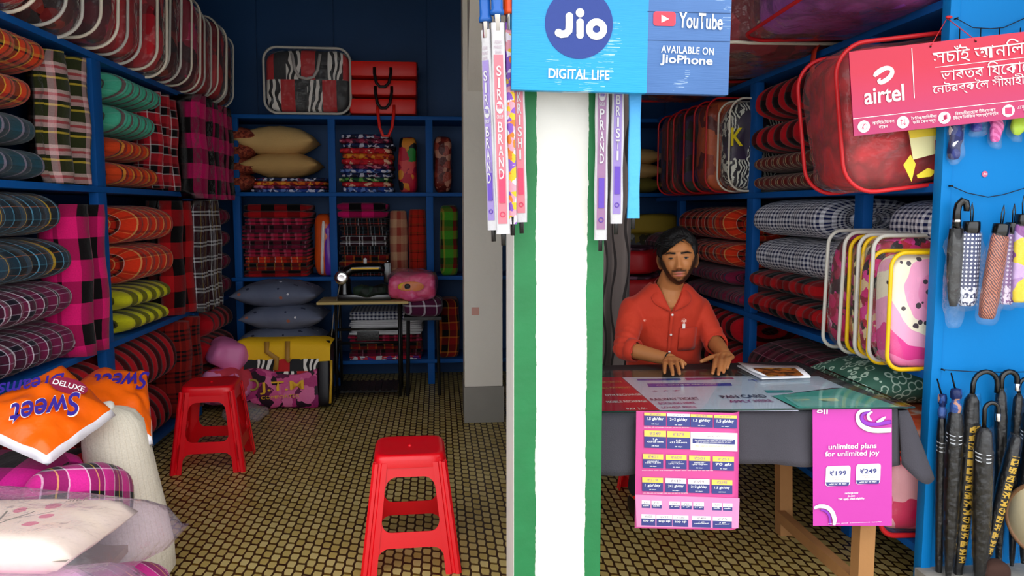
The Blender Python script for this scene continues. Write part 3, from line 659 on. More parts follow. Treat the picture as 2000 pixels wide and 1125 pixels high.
for i in range(21):
    u = -1+2*i/20; P2.append([V((u*.345*(1 if abs(u) < .97 else .985), -.128-.01*(1-u*u)*k/4+.02*(k == 4), .33+.005*math.sin(u*6)+k*(.034 if k < 4 else .036)*(1-.25*max(0, abs(u)-.85)*6))) for k in range(5)] + [V((u*.34, .12, .50-.1*max(0, abs(u)-.85)*1.5))])
g.grid(P2); obj('top_flap', g, YEL, t)
obj('fringe_band', G().grid([[V((-.30+.56*i/14, -.130+.002*(i % 2), .345)), V((-.30+.56*i/14, -.136, .262+.025*math.sin(i*.5)))] for i in range(15)]), zebra(), t)
for s in (-1, 1):
    obj('strap', G().tube([(s*.07-.02, -.145, .47), (s*.07-.02, -.152, .40), (s*.05+(.03 if s < 0 else 0), -.157, .35), (s*.05+.02, -.157, .27 if s < 0 else .33)], .02, 6, flat=.12, up=(0, 1, 0)), mat('tan_strap', '#b08030', .6), t)
for s in (-1, 1): obj('piping', G().tube([V((s*.335, -.10, .03)), V((s*.345, -.12, .20)), V((s*.345, -.12, .33))], .010, 6), mat('gold_piping', '#d8a82c', .4), t)
obj('round_emblem', G().lathe([(.026, 0), (.03, .006), (.04, .006), (.044, 0)], 20, MX.Translation((-.19, -.128, .17)) @ RX(90)), mat('dark_gold', '#a88a3c', .4, metal=.3), t)
GOLD = mat('gold_ink', '#f0b420', .5)
text('J.T.M', (.01, -.140, .150), (1, 0, .04), (0, -.05, 1), .30, .085, GOLD, t, bold=.03, world=False)
text('COMFORTER', (.0, -.141, .085), (1, 0, .04), (0, -.05, 1), .26, .022, GOLD, t, world=False)
# ---- folded bright things on the sewing table: pink plastic bag, plum check quilt (built with the machine below)
# ================================================================= STOOLS
RED = mat('red_plastic', '#e30618', .32, .04, 200, .03, spec=.5)
def stool(label, M, group='red plastic stools'):
    t = thing('stool', label, 'stool', M, group)
    H, tp, bt = .46, .135, .19      # height, half width at the top and the foot
    def hw(z): return bt+(tp-bt)*z/H
    g = G()
    top = []
    prof = [(.88, H-.012), (.97, H-.008), (1.0, H-.020), (1.015, H-.045)]
    prof = [(0, H-.004), (.3, H-.004), (.8, H-.003), (.93, H), (1.0, H-.006), (1.03, H-.02), (1.03, H-.05)]
    rows = []
    for f, z in prof:
        row = []
        for j in range(64):
            a = 2*PI*j/64; q = .32; r = V((spow(math.cos(a), q), spow(math.sin(a), q), 0))
            # small notches near each corner as on a moulded seat
            row.append(V((r.x*tp*f, r.y*tp*f, z)))
        rows.append(row)
    g.grid(rows, None, cv=True); obj('seat', g, RED, t)
    obj('vent_boss', G().lathe([(0, H+.003), (.006, H+.002), (.009, H-.004)], 12), RED, t)
    th = .004
    for k in range(4):
        R = RZ(90*k)
        # apron: arch under the seat with rounded inner corners
        for nm, zt, zb, arch in (('apron', H-.03, H-.085, 1), ('stretcher', .165, .105, -1)):
            lw = .045; pts = []; w1, w0 = hw(zt)-.02, hw(zb)-.02
            inner = w0-lw; pts = [V((-w1, -hw(zt)+.006, zt)), V((w1, -hw(zt)+.006, zt))]
            z2 = zb-.05
            pts.append(V((w0+.012, -hw(zb)+.006, zb))); pts.append(V((hw(z2)-.03, -hw(z2)+.006, z2)))
            for q in range(7):
                a = PI/2*q/6; rr = .045; z = z2+(zb-z2)*math.sin(a); x = (hw(z2)-.055)-rr*(1-math.cos(a)) ; pts.append(V((x, -hw(z)+.006, z)))
            for q in range(6, -1, -1):
                a = PI/2*q/6; rr = .045; z = z2+(zb-z2)*math.sin(a); x = -((hw(z2)-.055)-rr*(1-math.cos(a))); pts.append(V((x, -hw(z)+.006, z)))
            pts.append(V((-(hw(z2)-.03), -hw(z2)+.006, z2))); pts.append(V((-w0-.012, -hw(zb)+.006, zb)))
            if arch < 0:   # stretcher: also rounded on its upper side
                up = []
                for q in range(7):
                    a = PI/2*q/6; z = zt+.05-.05*math.sin(a); up.append(V((-((hw(z)-.055)-.04*(1-math.cos(a))), -hw(z)+.006, z)))
                for q in range(6, -1, -1):
                    a = PI/2*q/6; z = zt+.05-.05*math.sin(a); up.append(V(((hw(z)-.055)-.04*(1-math.cos(a)), -hw(z)+.006, z)))
                pts = up + pts[2:]
            g = G().poly(pts, (0, th, 0)).tf(R); obj(nm, g, RED, t, smooth=False)
        # leg: ribbed angle section
        n = 10; rows = []
        for i in range(n+1):
            z = (H-.03)*i/n; h = hw(z); w = .058-.006*i/n
            sec = [(-h+w, -h), (-h+w*.62, -h-.001), (-h+w*.55, -h+.006), (-h+w*.40, -h+.006), (-h+w*.33, -h-.003), (-h+.006, -h-.003), (-h-.003, -h+.006), (-h-.003, -h+w*.33), (-h+.006, -h+w*.40), (-h+.006, -h+w*.55), (-h-.001, -h+w*.62), (-h, -h+w),
                   (-h+th, -h+w), (-h+th*2, -h+th*3), (-h+th*3, -h+th*2), (-h+w, -h+th)]
            rows.append([V((a, b, z)) for a, b in sec])
        g = G().grid(rows, None, cv=True); g.add(rows[0], [tuple(range(16))]); g.tf(R); obj('leg', g, RED, t, smooth='auto')
    return t
st = stool('red plastic stool standing alone in the middle of the patterned floor', T(-.12, 3.13, 0) @ RZ(2))
dup(st, T(-1.245, 4.42, 0) @ RZ(4), 'red plastic stool by the plaid quilts near the white bundle')
dup(st, T(1.075, 3.64, 0) @ RZ(-2), 'red plastic stool under the seated man, behind the price poster')
# ================================================================= SEWING MACHINE
IRON = mat('black_iron', '#0e0c0c', .45, .2, 60, .3, spec=.5); GLB = mat('gloss_black', '#08080a', .18, .1, 40, .02, spec=.7); CHR = mat('chrome', '#e8e8ea', .18, .05, 60, .02, metal=1)
t = thing('sewing_machine', 'black treadle sewing machine with wooden table in front of the rear shelves', 'sewing machine', (-.55, 5.80, 0))
wood = mat('worn_wood_edge', '#c8b070', .6, .2, 20, .2)
obj('table_board', G().box(-.33, .33, 0, .36, .71, .73), wood, t, bevel=.004)
# stand: side frames, cross brace with plate, treadle, flywheel
def bar(g, a, b, r=.011): return g.tube([V(a), V(b)], r, 8)
for i, x in enumerate((-.20, .26)):
    g = G()
    for y in (.03, .33): bar(g, (x, .18+(y-.18)*.75, .71), (x, y, .02)); 
    g.tube([(x, .03, .03), (x, .10, .045), (x, .26, .045), (x, .33, .03)], .012); g.tube([(x, .08, .40), (x, .18, .43), (x, .28, .40)], .009)
    g.tube([(x, .06, .25), (x, .18, .38), (x, .30, .25), (x, .18, .14), (x, .06, .25)], .007)
    obj('side_frame', g, IRON, t)
g = G(); bar(g, (-.20, .06, .52), (.26, .06, .52)); bar(g, (-.20, .06, .42), (.26, .06, .42)); bar(g, (-.2, .06, .42), (.26, .06, .42), .009)
obj('cross_brace', g, IRON, t); obj('name_plate', G().box(-.05, .11, .05, .062, .435, .505), IRON, t, bevel=.002)
g = G().box(-.18, .24, .02, .24, .055, .067)
for i in range(9): g.box(-.17+i*.046, -.155+i*.046, .02, .24, .067, .075)
obj('treadle', g.tf(RX(8)), IRON, t, smooth=False)
g = G().tube([V((.0, math.cos(2*PI*i/28)*.17, math.sin(2*PI*i/28)*.17)) for i in range(28)], .012, 8, closed=True)
for i in range(6): bar(g, (0, 0, 0), (0, math.cos(i*PI/3)*.17, math.sin(i*PI/3)*.17), .007)
g.lathe([(.0, -.02), (.02, -.02), (.02, .02), (0, .02)], 14, RY(90)); obj('flywheel', g, IRON, t, T(-.245, .16, .33))
obj('drive_belt', G().tube([(-.25, .05, .33), (-.22, .08, .62), (-.17, .12, .86), (-.165, .16, .86), (-.24, .30, .36)], .004, 6), mat('tan_cord', '#8a8070', .7), t)
# machine head
MB = MX.Translation((-.02, .16, .73))
g = G().box(-.17, .22, -.085, .085, 0, .045); hb = obj('machine_bed', g, GLB, t, MB, bevel=.008)
g = G(); path = [(-.13, .045, .045), (-.13, .05, .045), (-.128, .045, .14), (-.115, .042, .205), (-.07, .038, .23), (.03, .034, .235), (.13, .034, .235), (.18, .036, .225)]
rows = []
for i, (x, r, z) in enumerate([(-.125, .055, .04), (-.125, .048, .09), (-.123, .044, .15), (-.108, .042, .205), (-.06, .040, .232), (.04, .036, .236), (.13, .036, .236), (.175, .037, .23)]):
    nx = min(1, max(0, (z-.15)/.08)); ang = nx*PI/2
    d1 = V((math.cos(ang), 0, -math.sin(ang))) if True else 0
    rows.append([V((x, 0, z))+d1*(r*math.cos(2*PI*j/18))+V((0, r*.95*math.sin(2*PI*j/18), 0)) for j in range(18)])
g.grid(rows, None, cv=True); g.add(rows[-1], [tuple(range(18))]); obj('machine_arm', g, GLB, t, MB)
obj('face_head', G().box(.165, .222, -.032, .032, .12, .275), GLB, t, MB, bevel=.01)
obj('needle_bar', G().tube([(.195, 0, .05), (.195, 0, .12)], .006).tube([(.195, 0, .29), (.195, 0, .275)], .008), CHR, t, MB)
obj('balance_wheel', G().lathe([(0, -.014), (.03, -.014), (.066, -.012), (.072, 0), (.066, .012), (.03, .010), (0, .010)], 28), CHR, t, MB @ MX.Translation((-.14, -.062, .168)) @ RX(90) @ MX.Scale(.72, 4), label='polished hand wheel')
obj('gold_band', G().box(-.07, .13, -.0385, -.036, .228, .240), mat('gold_decal', '#d8a828', .4, metal=.3), t, MB, smooth=False)
obj('spool_pin', G().tube([(.03, 0, .26), (.03, 0, .31)], .004).lathe([(.0, .27), (.013, .27), (.013, .305), (0, .305)], 12, T(.03, 0, 0)), mat('white_thread', '#e8e8e8', .7), t, MB)
item('cloth_scrap', softbox(.24, .12, .07, .6, amp=.03, seed=4, ns=12), blotch('dark_green_scrap', ['#142018', '#203428', '#0c100c'], 14), T(-.50, 5.88, .775), 'dark green crumpled cloth scrap lying on the sewing machine bed', 'cloth')
# pink plastic bag + plum folded quilt on stool-high pile right of the machine
t = thing('quilt_bag', 'pink plastic quilt bag with a yellow and black flower print beside the sewing machine', 'bag', T(-.19, 5.93, .735))
obj('comforter', softbox(.34, .26, .20, .5, amp=.03, seed=4, ns=8), blotch('pink_film', ['#e8588c', '#f080ac', '#d83c78', '#e85c90', '#e88cb0'], 6, .4, kind='noise'), t)
obj('flower_print', softbox(.19, .02, .075, .9, 24, 12), mat('yellow_print', '#e8b820', .5), t, T(-.01, -.128, .065)); obj('flower_centre', softbox(.045, .012, .04, .9, 16, 10), mat('black_print', '#141008', .5), t, T(-.035, -.140, .085))
obj('plastic_cover', softbox(.36, .28, .22, .5, amp=.02, seed=8, ns=14), clear('pink_clear', '#ffd8e8', .08), t)
item('folded_quilt', softbox(.30, .26, .15, .5, amp=.015, seed=12), P['purp'], T(-.12, 5.98, .60), 'plum quilt with white check lines tucked under the pink plastic bag', 'quilt')
item('side_stool', G().box(-.14, .14, -.1, .1, .575, .60).tube([(-.11, -.07, .58), (-.12, -.08, 0)], .012).tube([(.11, -.07, .58), (.12, -.08, 0)], .012).tube([(-.11, .07, .58), (-.12, .08, 0)], .012).tube([(.11, .07, .58), (.12, .08, 0)], .012), IRON, T(-.12, 6.0, 0), 'black iron side stand carrying the plum quilt by the sewing machine', 'stand', smooth=False)
# ================================================================= NEAR PILE AT THE STREET SIDE
def stripecream():
    return plaid('cream_ticking', [(6, '#efe6d2'), (.8, '#dccfb4')], [(1, '#efe6d2')], .022, .1)
g = G(); rows = []; hs = [0, .01, .05, .15, .3, .45, .58, .66, .70, .715, .72]; rr = [.06, .12, .150, .158, .150, .138, .130, .118, .085, .045, .02]
for i, (z, r) in enumerate(zip(hs, rr)):
    rows.append([V((r*(1+.03*math.sin(3*2*PI*j/40+i*.6)+(.06*math.sin(j*2*PI/40*9) if i > 7 else 0))*math.cos(2*PI*j/40) - z*.10, r*(1+.03*math.sin(2*2*PI*j/40+i))*math.sin(2*PI*j/40), z)) for j in range(40)])
g.grid(rows, lambda i, j: (j/40*.9, hs[i]), cv=True); g.add(rows[0], [tuple(range(40))]); g.add(rows[-1], [tuple(range(40))])
item('bolster', g, stripecream(), T(-1.14, 3.0, 0) @ RZ(10) @ MX.Diagonal((.88, .88, .94, 1)), 'cream ticking quilt bundle standing on end at the front of the pile', 'quilt bundle')
item('bolster_tie', softbox(.045, .04, .03, .8, amp=.01, ns=30), mat('white_tie', '#e8e4da', .8), T(-1.215, 2.98, .668) @ RX(20), 'small white cloth knot on top of the cream bundle', 'knot')
# low wooden bench under the pile, out of view behind the packs
t = thing('bench', 'low wooden bench under the packs of the pile at the street side', 'bench', (-1.45, 2.62, 0))
BW = mat('bench_wood', '#8a6238', .7, .2, 30, .2)
obj('bench_top', G().box(-.35, .33, .0, .42, .17, .20), BW, t, bevel=.004)
for x in (-.32, .28):
    for y in (.01, .37): obj('leg', G().box(x, x+.04, y, y+.04, -.0, .17), BW, t, smooth=False)
def nroll(m, label, x, y, z, L, rx, rz, yaw, per=.2, amp=.08, **k):
    item('rolled_quilt', roll(L, rx, rz, per=per, amp=amp, seed=NUM[0]), m, T(x, y, z) @ RZ(yaw), label, 'quilt', 'rolled quilts in the street side pile')
nroll(P['magb'], 'magenta and black buffalo check rolled quilt sagging under the orange packs', -1.30, 2.80, .38, .75, .15, .085, 78, .20)
nroll(P['magb'], 'magenta and black buffalo check rolled quilt lying low against the cream bundle', -1.28, 2.74, .20, .7, .15, .09, 84, .20)
nroll(P['rbk'], 'dark red and black check rolled quilt behind the magenta rolls', -1.25, 2.98, .20, .6, .16, .16, 80, .16)
item('folded_quilt', softbox(.30, .30, .22, .62, amp=.02, seed=5).tf(RX(-22)), P['magp'], T(-1.205, 2.66, .33) @ RZ(8), 'magenta tartan quilt with white and yellow lines bulging before the cream bundle', 'quilt')
item('folded_quilt', softbox(.42, .24, .10, .6, amp=.015, seed=5), P['navyp'], T(-1.30, 2.55, .36) @ RZ(-4), 'navy plaid quilt with yellow and white lines behind the floral pack', 'quilt')
# orange pillow packs with printed script
def pack(name, label, quad, thick, film, border, M=None, bz=.065, n=24, sag=.02, seed=0):
    """flat film pack spanned by four corner points (a, b, c, d) with a border band"""
    a, b, cc, d = [V(q) for q in quad]; nn = ((b-a).cross(d-a)).normalized()
    if nn.z < 0: nn = -nn
    t = thing(name, label, 'pillow pack', (a+cc)/2)
    def pt(u, v, sg):
        p = a*(1-u)*(1-v)+b*u*(1-v)+cc*u*v+d*(1-u)*v
        e = min(u, 1-u, v, 1-v); h = min(1, e/.30)**.55
        return p+nn*(sg*h*thick/2 + .012*noise.noise(V((u*6+seed, v*6, 0)))*(.4+h)) - V((0, 0, sag*(1-h)))
    g = G()
    for sg in (1, -1): g.grid([[pt(i/n, j/n, sg) for j in range(n+1)] for i in range(n+1)], lambda i, j: (i/n, j/n))
    me = g.mesh(name); me.materials.append(film); me.materials.append(border)
    ul = me.uv_layers[0].data
    for p in me.polygons:
        us = [ul[k].uv for k in p.loop_indices]; u = sum(x[0] for x in us)/len(us); v = sum(x[1] for x in us)/len(us)
        if min(u, 1-u, v, 1-v) < bz*.6: p.material_index = 1
    obj('film', me, None, t, world=True); return t, pt, nn
ORF = mat('orange_print_film', '#f2640c', .28, .08, 14, .5, vscale=8); WHB = mat('white_film_border', '#e9e6ec', .3, .05, 20, .4)
INK = mat('indigo_ink', '#33208a', .4); INKW = mat('white_ink', '#f6f2f4', .4); INKR = mat('maroon_ink', '#8c2040', .4)
t2, pt, nn = pack('pillow_pack', 'orange pillow pack lying partly under another orange pack beside the cream bundle', [ay(120, 760, 3.0), ay(178, 722, 3.35), ay(286, 722, 3.25), ay(300, 862, 2.98)], .10, ORF, WHB, seed=4)
for (u, v, w, h, bdy) in ((.45, .5, .20, .09, 'Sweet'),):
    p = pt(u, v, 1); text(bdy, p+nn*.006, (-1, -.25, .02), (-.1, -.5, -.35), w, h, INK, t2, bold=.02, shear=.3)
t1, pt, nn = pack('pillow_pack', 'orange pillow pack with purple script and a maroon emblem on top of the pile', [ay(-95, 815, 2.66), ay(125, 708, 3.02), ay(226, 800, 2.84), ay(92, 897, 2.56)], .11, ORF, WHB, seed=9)
Rv = V((-1, -.45, -.25)).normalized(); Uv = V((.35, -.6, -.6))
def onpack(u, v): return pt(u, v, 1)+nn*.007
text('Sweet', onpack(.36, .66), -(V((1, .45, .1))), Uv, .21, .10, INKW, t1, bold=.05, shear=.3)
text('Sweet', onpack(.36, .66)+nn*.002, -(V((1, .45, .1))), Uv, .205, .092, INK, t1, bold=.02, shear=.3)
text('Dreams', onpack(.52, .27)+nn*.002, -(V((1, .45, .1))), Uv, .20, .06, INK, t1, bold=.02, shear=.3)
em = onpack(.72, .55)+nn*.003
Re = V((.8, .3, -.35)).normalized(); Ue = (V((-.2, .6, .6))); Ue = (Ue-Re*Ue.dot(Re)).normalized()
g = G().poly([em+Re*.06*math.cos(2*PI*i/28)+Ue*.032*math.sin(2*PI*i/28) for i in range(28)], nn*.001); obj('emblem', g, INKR, t1, world=True, smooth=False)
text('DELUXE', em+nn*.003, Re, Ue, .10, .022, INKW, t1, bold=.02)
# floral cream packs in lilac film in the near corner
def floral():
    n = N('floral_cream'); v = n.co('UV'); s = n.n('SeparateXYZ'); n.l(v, s.inputs[0]); x, y = s.outputs[0], s.outputs[1]
    acc = None
    for cx, cy, rx, ry in ((.66, .62, .022, .05), (.76, .70, .028, .06), (.79, .50, .024, .05), (.56, .42, .03, .05), (.78, .33, .026, .05)):
        dx = n.math('DIVIDE', n.math('SUBTRACT', x, cx), rx); dy = n.math('DIVIDE', n.math('SUBTRACT', y, cy), ry)
        d = n.math('ADD', n.math('MULTIPLY', dx, dx), n.math('MULTIPLY', dy, dy)); d = n.math('ADD', d, n.math('MULTIPLY', n.math('SUBTRACT', n.noise(28, v, 2), .5), 1.6))
        f = n.math('LESS_THAN', d, 1.0); acc = f if acc is None else n.math('MAXIMUM', acc, f)
    stem = None
    for x0, k, b in ((.66, .5, .0), (.66, -.35, .0), (.6, 1.6, -.2)):
        e = n.math('ABSOLUTE', n.math('SUBTRACT', n.math('SUBTRACT', x, x0), n.math('MULTIPLY', n.math('SUBTRACT', y, .3), k*.4)))
        f = n.math('MULTIPLY', n.math('LESS_THAN', e, .004), n.math('MULTIPLY', n.math('GREATER_THAN', y, .3), n.math('LESS_THAN', y, .6)))
        stem = f if stem is None else n.math('MAXIMUM', stem, f)
    base = n.mix(n.noise(5, v, 3), c('#f3ead2'), c('#f6eebf'))
    col = n.mix(stem, base, c('#6f7a5a')); col = n.mix(acc, col, c('#e0808c'))
    n.l(col, n.b.inputs['Base Color']); n.b.inputs['Roughness'].default_value = .35; return n.m
FL = floral()
def slab(a, b, cc, d, th, m, name, parent, n=20, seed=0, wob=.006, ed=.08):
    a, b, cc, d = [V(q) for q in (a, b, cc, d)]; g = G()
    def pt(u, v, sg):
        p = a*(1-u)*(1-v)+b*u*(1-v)+cc*u*v+d*(1-u)*v; e = min(u, 1-u, v, 1-v); h = min(1, e/ed)**.5 if ed else 1
        return p+V((0, 0, sg*h*th/2+wob*noise.noise(V((u*5+seed, v*5, 1)))))
    for sg in (1, -1): g.grid([[pt(i/n, j/n, sg) for j in range(n+1)] for i in range(n+1)], lambda i, j: (i/n, j/n))
    return obj(name, g, m, parent, world=True)
t = thing('bedding_pack', 'cream bedding pack with pink flowers inside lilac film in the near corner', 'bedding pack', (-1.2, 2.3, .4))
slab((-1.75, 2.22, .47), (-.99, 2.12, .47), (-.93, 2.47, .47), (-1.75, 2.56, .47), .11, FL, 'bedding', t, seed=3, wob=.004, ed=.12)
slab((-1.80, 2.16, .475), (-.93, 2.06, .44), (-.775, 2.46, .43), (-1.80, 2.60, .48), .20, CLEAR2, 'plastic_wrap', t, seed=8, wob=.016, ed=.12)
text('SILK', (-1.07, 2.40, .540), (1, .1, 0), (0, 1, 0), .07, .03, mat('grey_ink', '#8c8468', .5), t)
t = thing('bedding_pack', 'pink and cream bedding pack in glossy film, lowest in the near corner', 'bedding pack', (-1.2, 2.1, .3))
slab((-1.75, 1.90, .36), (-1.02, 1.90, .36), (-.98, 2.26, .36), (-1.75, 2.28, .36), .10, mat('pale_pink_bedding', '#f0b8d8', .5, .1), 'bedding', t, seed=5)
slab((-1.80, 1.85, .36), (-.86, 1.84, .33), (-.80, 2.22, .36), (-1.80, 2.32, .38), .15, CLEAR2, 'plastic_wrap', t, seed=11, wob=.02, ed=.12)
item('folded_quilt', softbox(.5, .5, .30, .4, amp=.02, seed=6), P['magp'], T(-1.05, 2.30, .0) @ RZ(8), 'magenta tartan folded quilt on the floor under the bedding packs', 'quilt')
item('folded_quilt', softbox(.55, .6, .30, .4, amp=.02, seed=7), stripecream(), T(-1.62, 2.25, .0) @ RZ(3), 'cream ticking folded quilt on the floor under the bedding packs', 'quilt')
# ================================================================= GOODS BEHIND THE COUNTER
# gingham and red rolls (z .82)
rroll(P['rbk2'], 'red and black check rolled quilt lowest in the stack under the navy gingham rolls', 3.36, 4.26, .822, .965, .21, per=.0725, amp=.10)
rroll(P['rbk2'], 'red and black check rolled quilt between a red roll and the navy gingham rolls', 3.46, 4.26, .965, 1.08, .20, per=.0725, amp=.10)
rroll(P['ging'], 'navy and white gingham rolled quilt, lower one of the pair', 3.25, 4.24, 1.06, 1.255, .24, per=.16, amp=.05, over=.02)
rroll(P['ging'], 'navy and white gingham rolled quilt, upper one showing its spiral end', 3.42, 4.24, 1.255, 1.455, .24, per=.16, amp=.05)
rroll(P['ging'], 'navy and white gingham rolled quilt behind the thin blue post above the yellow-edged bags', 2.76, 3.10, 1.24, 1.44, .24, per=.16, amp=.05, over=-.06)
item('wrapped_bundle', softbox(.34, .36, .40, .4, amp=.01, seed=3), mat('grey_lining', '#4a4650', .8), T(2.2, 2.95, .822), 'grey lined bundle at the back of the shelf behind the yellow-edged bags', 'bundle')
# maroon plaid big folded quilt under
item('rolled_quilt', roll(.98, .26, .15, .15, .06, seed=31), P['mplaid'], T(XR+.20, 3.22, .40), 'maroon and black plaid quilt folded thick behind the counter glass', 'quilt')
item('rolled_quilt', roll(.98, .26, .14, .15, .06, seed=33), P['mplaid'], T(XR+.24, 3.22, .175), 'maroon and black plaid quilt low on the shelf behind the table legs', 'quilt')
# upper shelf (z 1.49)
rroll(P['brown'], 'brown and cream striped rolled quilt, lower one of the pair beside the big red bag', 3.24, 4.24, 1.492, 1.59, .22, per=.07, amp=.06)
rroll(P['brown'], 'brown and cream striped rolled quilt, upper one of the pair beside the big red bag', 3.30, 4.26, 1.59, 1.69, .21, per=.07, amp=.06)
rroll(P['rbk'], 'red and black check rolled quilt, lower one above the brown striped rolls', 3.40, 4.30, 1.69, 1.86, .22, per=.0725, amp=.12)
rroll(P['rbk'], 'red and black check rolled quilt, upper one above the brown striped rolls', 3.42, 4.24, 1.86, 2.08, .22, per=.0725, amp=.12)
# far bay behind the man
for z0, z1, y0, y1, m, w in ((1.20, 1.42, 4.62, 5.58, 'ored', 'orange-red plaid rolled quilt topmost of the stack behind the seated man'), (1.04, 1.20, 4.60, 5.50, 'ored', 'orange-red plaid rolled quilt second from the top behind the seated man'), (.93, 1.04, 4.62, 5.5, 'pplaid', 'plum striped rolled quilt third from the top behind the seated man'), (.822, .93, 4.40, 5.4, 'pplaid', 'plum striped rolled quilt at the bottom of the stack behind the seated man')):
    rroll(P[m], w, y0, y1, z0, z1, .23, per=.115, amp=.08, over=.03)
for z0, z1, w in ((.175, .38, 'dark red and black rolled quilt at the bottom behind the counter beside the man'), (.38, .59, 'dark red and black rolled quilt in the middle behind the counter beside the man'), (.59, .79, 'dark red and black rolled quilt on top behind the counter beside the man')):
    rroll(P['rbk'], w, 4.42, 5.5, z0, z1, .23, per=.0725, over=.04)
item('rolled_quilt', roll(.62, .19, .10, .11, .06, seed=40), P['rbk2'], T(XR+.12, 5.74, .822) , 'red and black check rolled quilt in the furthest bay behind the man', 'quilt')
item('rolled_quilt', roll(.62, .19, .10, .11, .06, seed=41), P['mplaid'], T(XR+.12, 5.74, 1.025) , 'maroon plaid rolled quilt in the furthest bay behind the man', 'quilt')
# bags with red piping on the upper shelf of the far bay
DK = blotch('dark_floral', ['#24101c', '#3c1c50', '#182c1c', '#581828', '#0c0a10'], 10, .7); OR2 = blotch('orange_floral', ['#b0401c', '#e0662c', '#702018', '#401410'], 9, .7)
BR2 = blotch('brown_print', ['#4c2018', '#70301c', '#2c1410'], 9, .7)
def spiky():
    n = N('spiky_leaf_print'); v = n.co(); w = n.n('TexWave'); w.inputs['Scale'].default_value = 14; w.inputs['Distortion'].default_value = 14; w.inputs['Detail'].default_value = 3; n.l(v, w.inputs['Vector'])
    z = n.ramp(w.outputs['Fac'], [(0, c('#16101c')), (.55, c('#e0e0d0'))]); f = n.noise(5, v, 2)
    n.l(n.mix(n.math('GREATER_THAN', f, .52), z, n.mix(n.noise(9, v), c('#3a1c50'), c('#141018'))), n.b.inputs['Base Color']); n.b.inputs['Roughness'].default_value = .6; return n.m
SPK = spiky()
t = quilt_bag('black and white leaf-print quilt bag with a yellow K behind the red rolls', T(1.86, 4.44, 1.495) @ RZ(4), .50, .52, .16, SPK, CREAMP, CLEAR, 'quilt bags with piping in the far bay', seed=2)
text('K', (1.66, 4.335, 1.80), (1, 0, 0), (0, 0, 1), .07, .10, mat('yellow_ink', '#f4dc20', .5), t, bold=.02)
quilt_bag('orange floral quilt bag with red piping, second in the row behind the leaf-print one', T(1.84, 4.74, 1.495) @ RZ(4), .54, .56, .20, OR2, REDP, CLEAR, 'quilt bags with piping in the far bay', seed=3)
quilt_bag('dark violet quilt bag with red piping, third in the row behind the leaf-print one', T(1.83, 5.12, 1.495) @ RZ(4), .55, .56, .20, DK, REDP, CLEAR, 'quilt bags with piping in the far bay', seed=4)
quilt_bag('brown quilt bag with red piping, last in the row behind the leaf-print one', T(1.83, 5.48, 1.495) @ RZ(4), .55, .56, .20, BR2, REDP, CLEAR, 'quilt bags with piping in the far bay', seed=5)
# big crimson bag behind the red sign
CRM = blotch('crimson_velvet', ['#b80c20', '#d8142c', '#8c0a18', '#d01c34'], 5, .6, kind='noise')
t = quilt_bag('large crimson quilt bag under the pink-red sign with a yellow paper insert', T(1.715, 2.87, 1.475) @ RZ(-2) @ RY(-7), .54, .53, .34, CRM, REDP, clear('pinkish_clear', '#ffe6e6', .06, .08, 9, 1.0), seed=8, r=.11, pr=.008, belly=.10)
YI = mat('yellow_paper', '#f4d838', .5, .1); YI2 = mat('pale_yellow_paper', '#f2ecb0', .5)
def quad(name, pts, m, parent, d=(0, -.0015, 0), **k): return obj(name, G().poly(pts, d), m, parent, world=True, smooth=False, **k)
def pq(pxs, Y): return [ay(x, y, Y) for x, y in pxs]
quad('paper_insert', pq([(1773, 250), (1838, 245), (1836, 298), (1783, 312)], 2.665), YI2, t)
quad('insert_print', pq([(1773, 255), (1836, 250), (1834, 264), (1778, 270)], 2.661), YI, t)
quad('insert_emblem', pq([(1826, 274), (1838, 272), (1838, 290), (1826, 293)], 2.661), mat('red_print', '#b02820', .5), t)
for q in ([(1764, 322), (1778, 302), (1788, 320), (1780, 355)], [(1790, 342), (1812, 328), (1828, 334), (1818, 345), (1792, 348)]): quad('gold_leaf_print', pq(q, 2.663), YI, t)
# flat bags on the top shelf over the counter
PUR = blotch('purple_satin', ['#9040c8', '#a858dc', '#7030a0', '#b468e4'], 4, .4, kind='noise'); WINE = blotch('wine_fur', ['#6c1020', '#8c1a30', '#4c0c18', '#9c2838'], 10, .8)
def topbag(label, M, W, D, H, inner, pipe, seed):
    t = thing('quilt_bag', label, 'bag', M, 'quilt bags on the top shelf over the counter')
    obj('comforter', softbox(W*.94, D*.94, H*.9, .45, amp=.02, seed=seed), inner, t)
    obj('plastic_cover', softbox(W, D, H, .4, amp=.02, seed=seed+3, ns=12).tf(T(0, 0, -.01)), clear('pinkish_clear', '#ffe6e6', .06, .08, 9, 1.0), t)
    for z in (.06, .80): obj('piping', G().tube([V((p.x, p.z-D/2, H*z+.012*math.sin(p.x*9))) for p in rrect(W*.98, D*.98, .10)], .008, 6, closed=True), pipe, t)
    return t
topbag('purple satin quilt bag lying flat on the top shelf over the counter', T(1.66, 3.04, 2.125) @ RZ(-3), .72, .84, .34, PUR, REDP, 3)
topbag('wine red fur quilt bag with cream piping flat on the shelf over the counter', T(1.66, 4.02, 2.125) @ RZ(3), .80, .95, .36, WINE, CREAMP, 6)
topbag('orange and red quilt bag at the far end of the top shelf over the counter', T(1.72, 5.05, 2.125), .80, .85, .34, OR2, REDP, 9)
obj('handle', G().tube([V((1.70, 3.62, 2.14)), V((1.655, 3.62, 2.11)), V((1.65, 3.60, 2.0)), V((1.66, 3.60, 1.96))], .022, 6, flat=.2), REDP, bpy.data.objects['quilt_bag.%03d' % 1] if False else t, world=True) if False else None
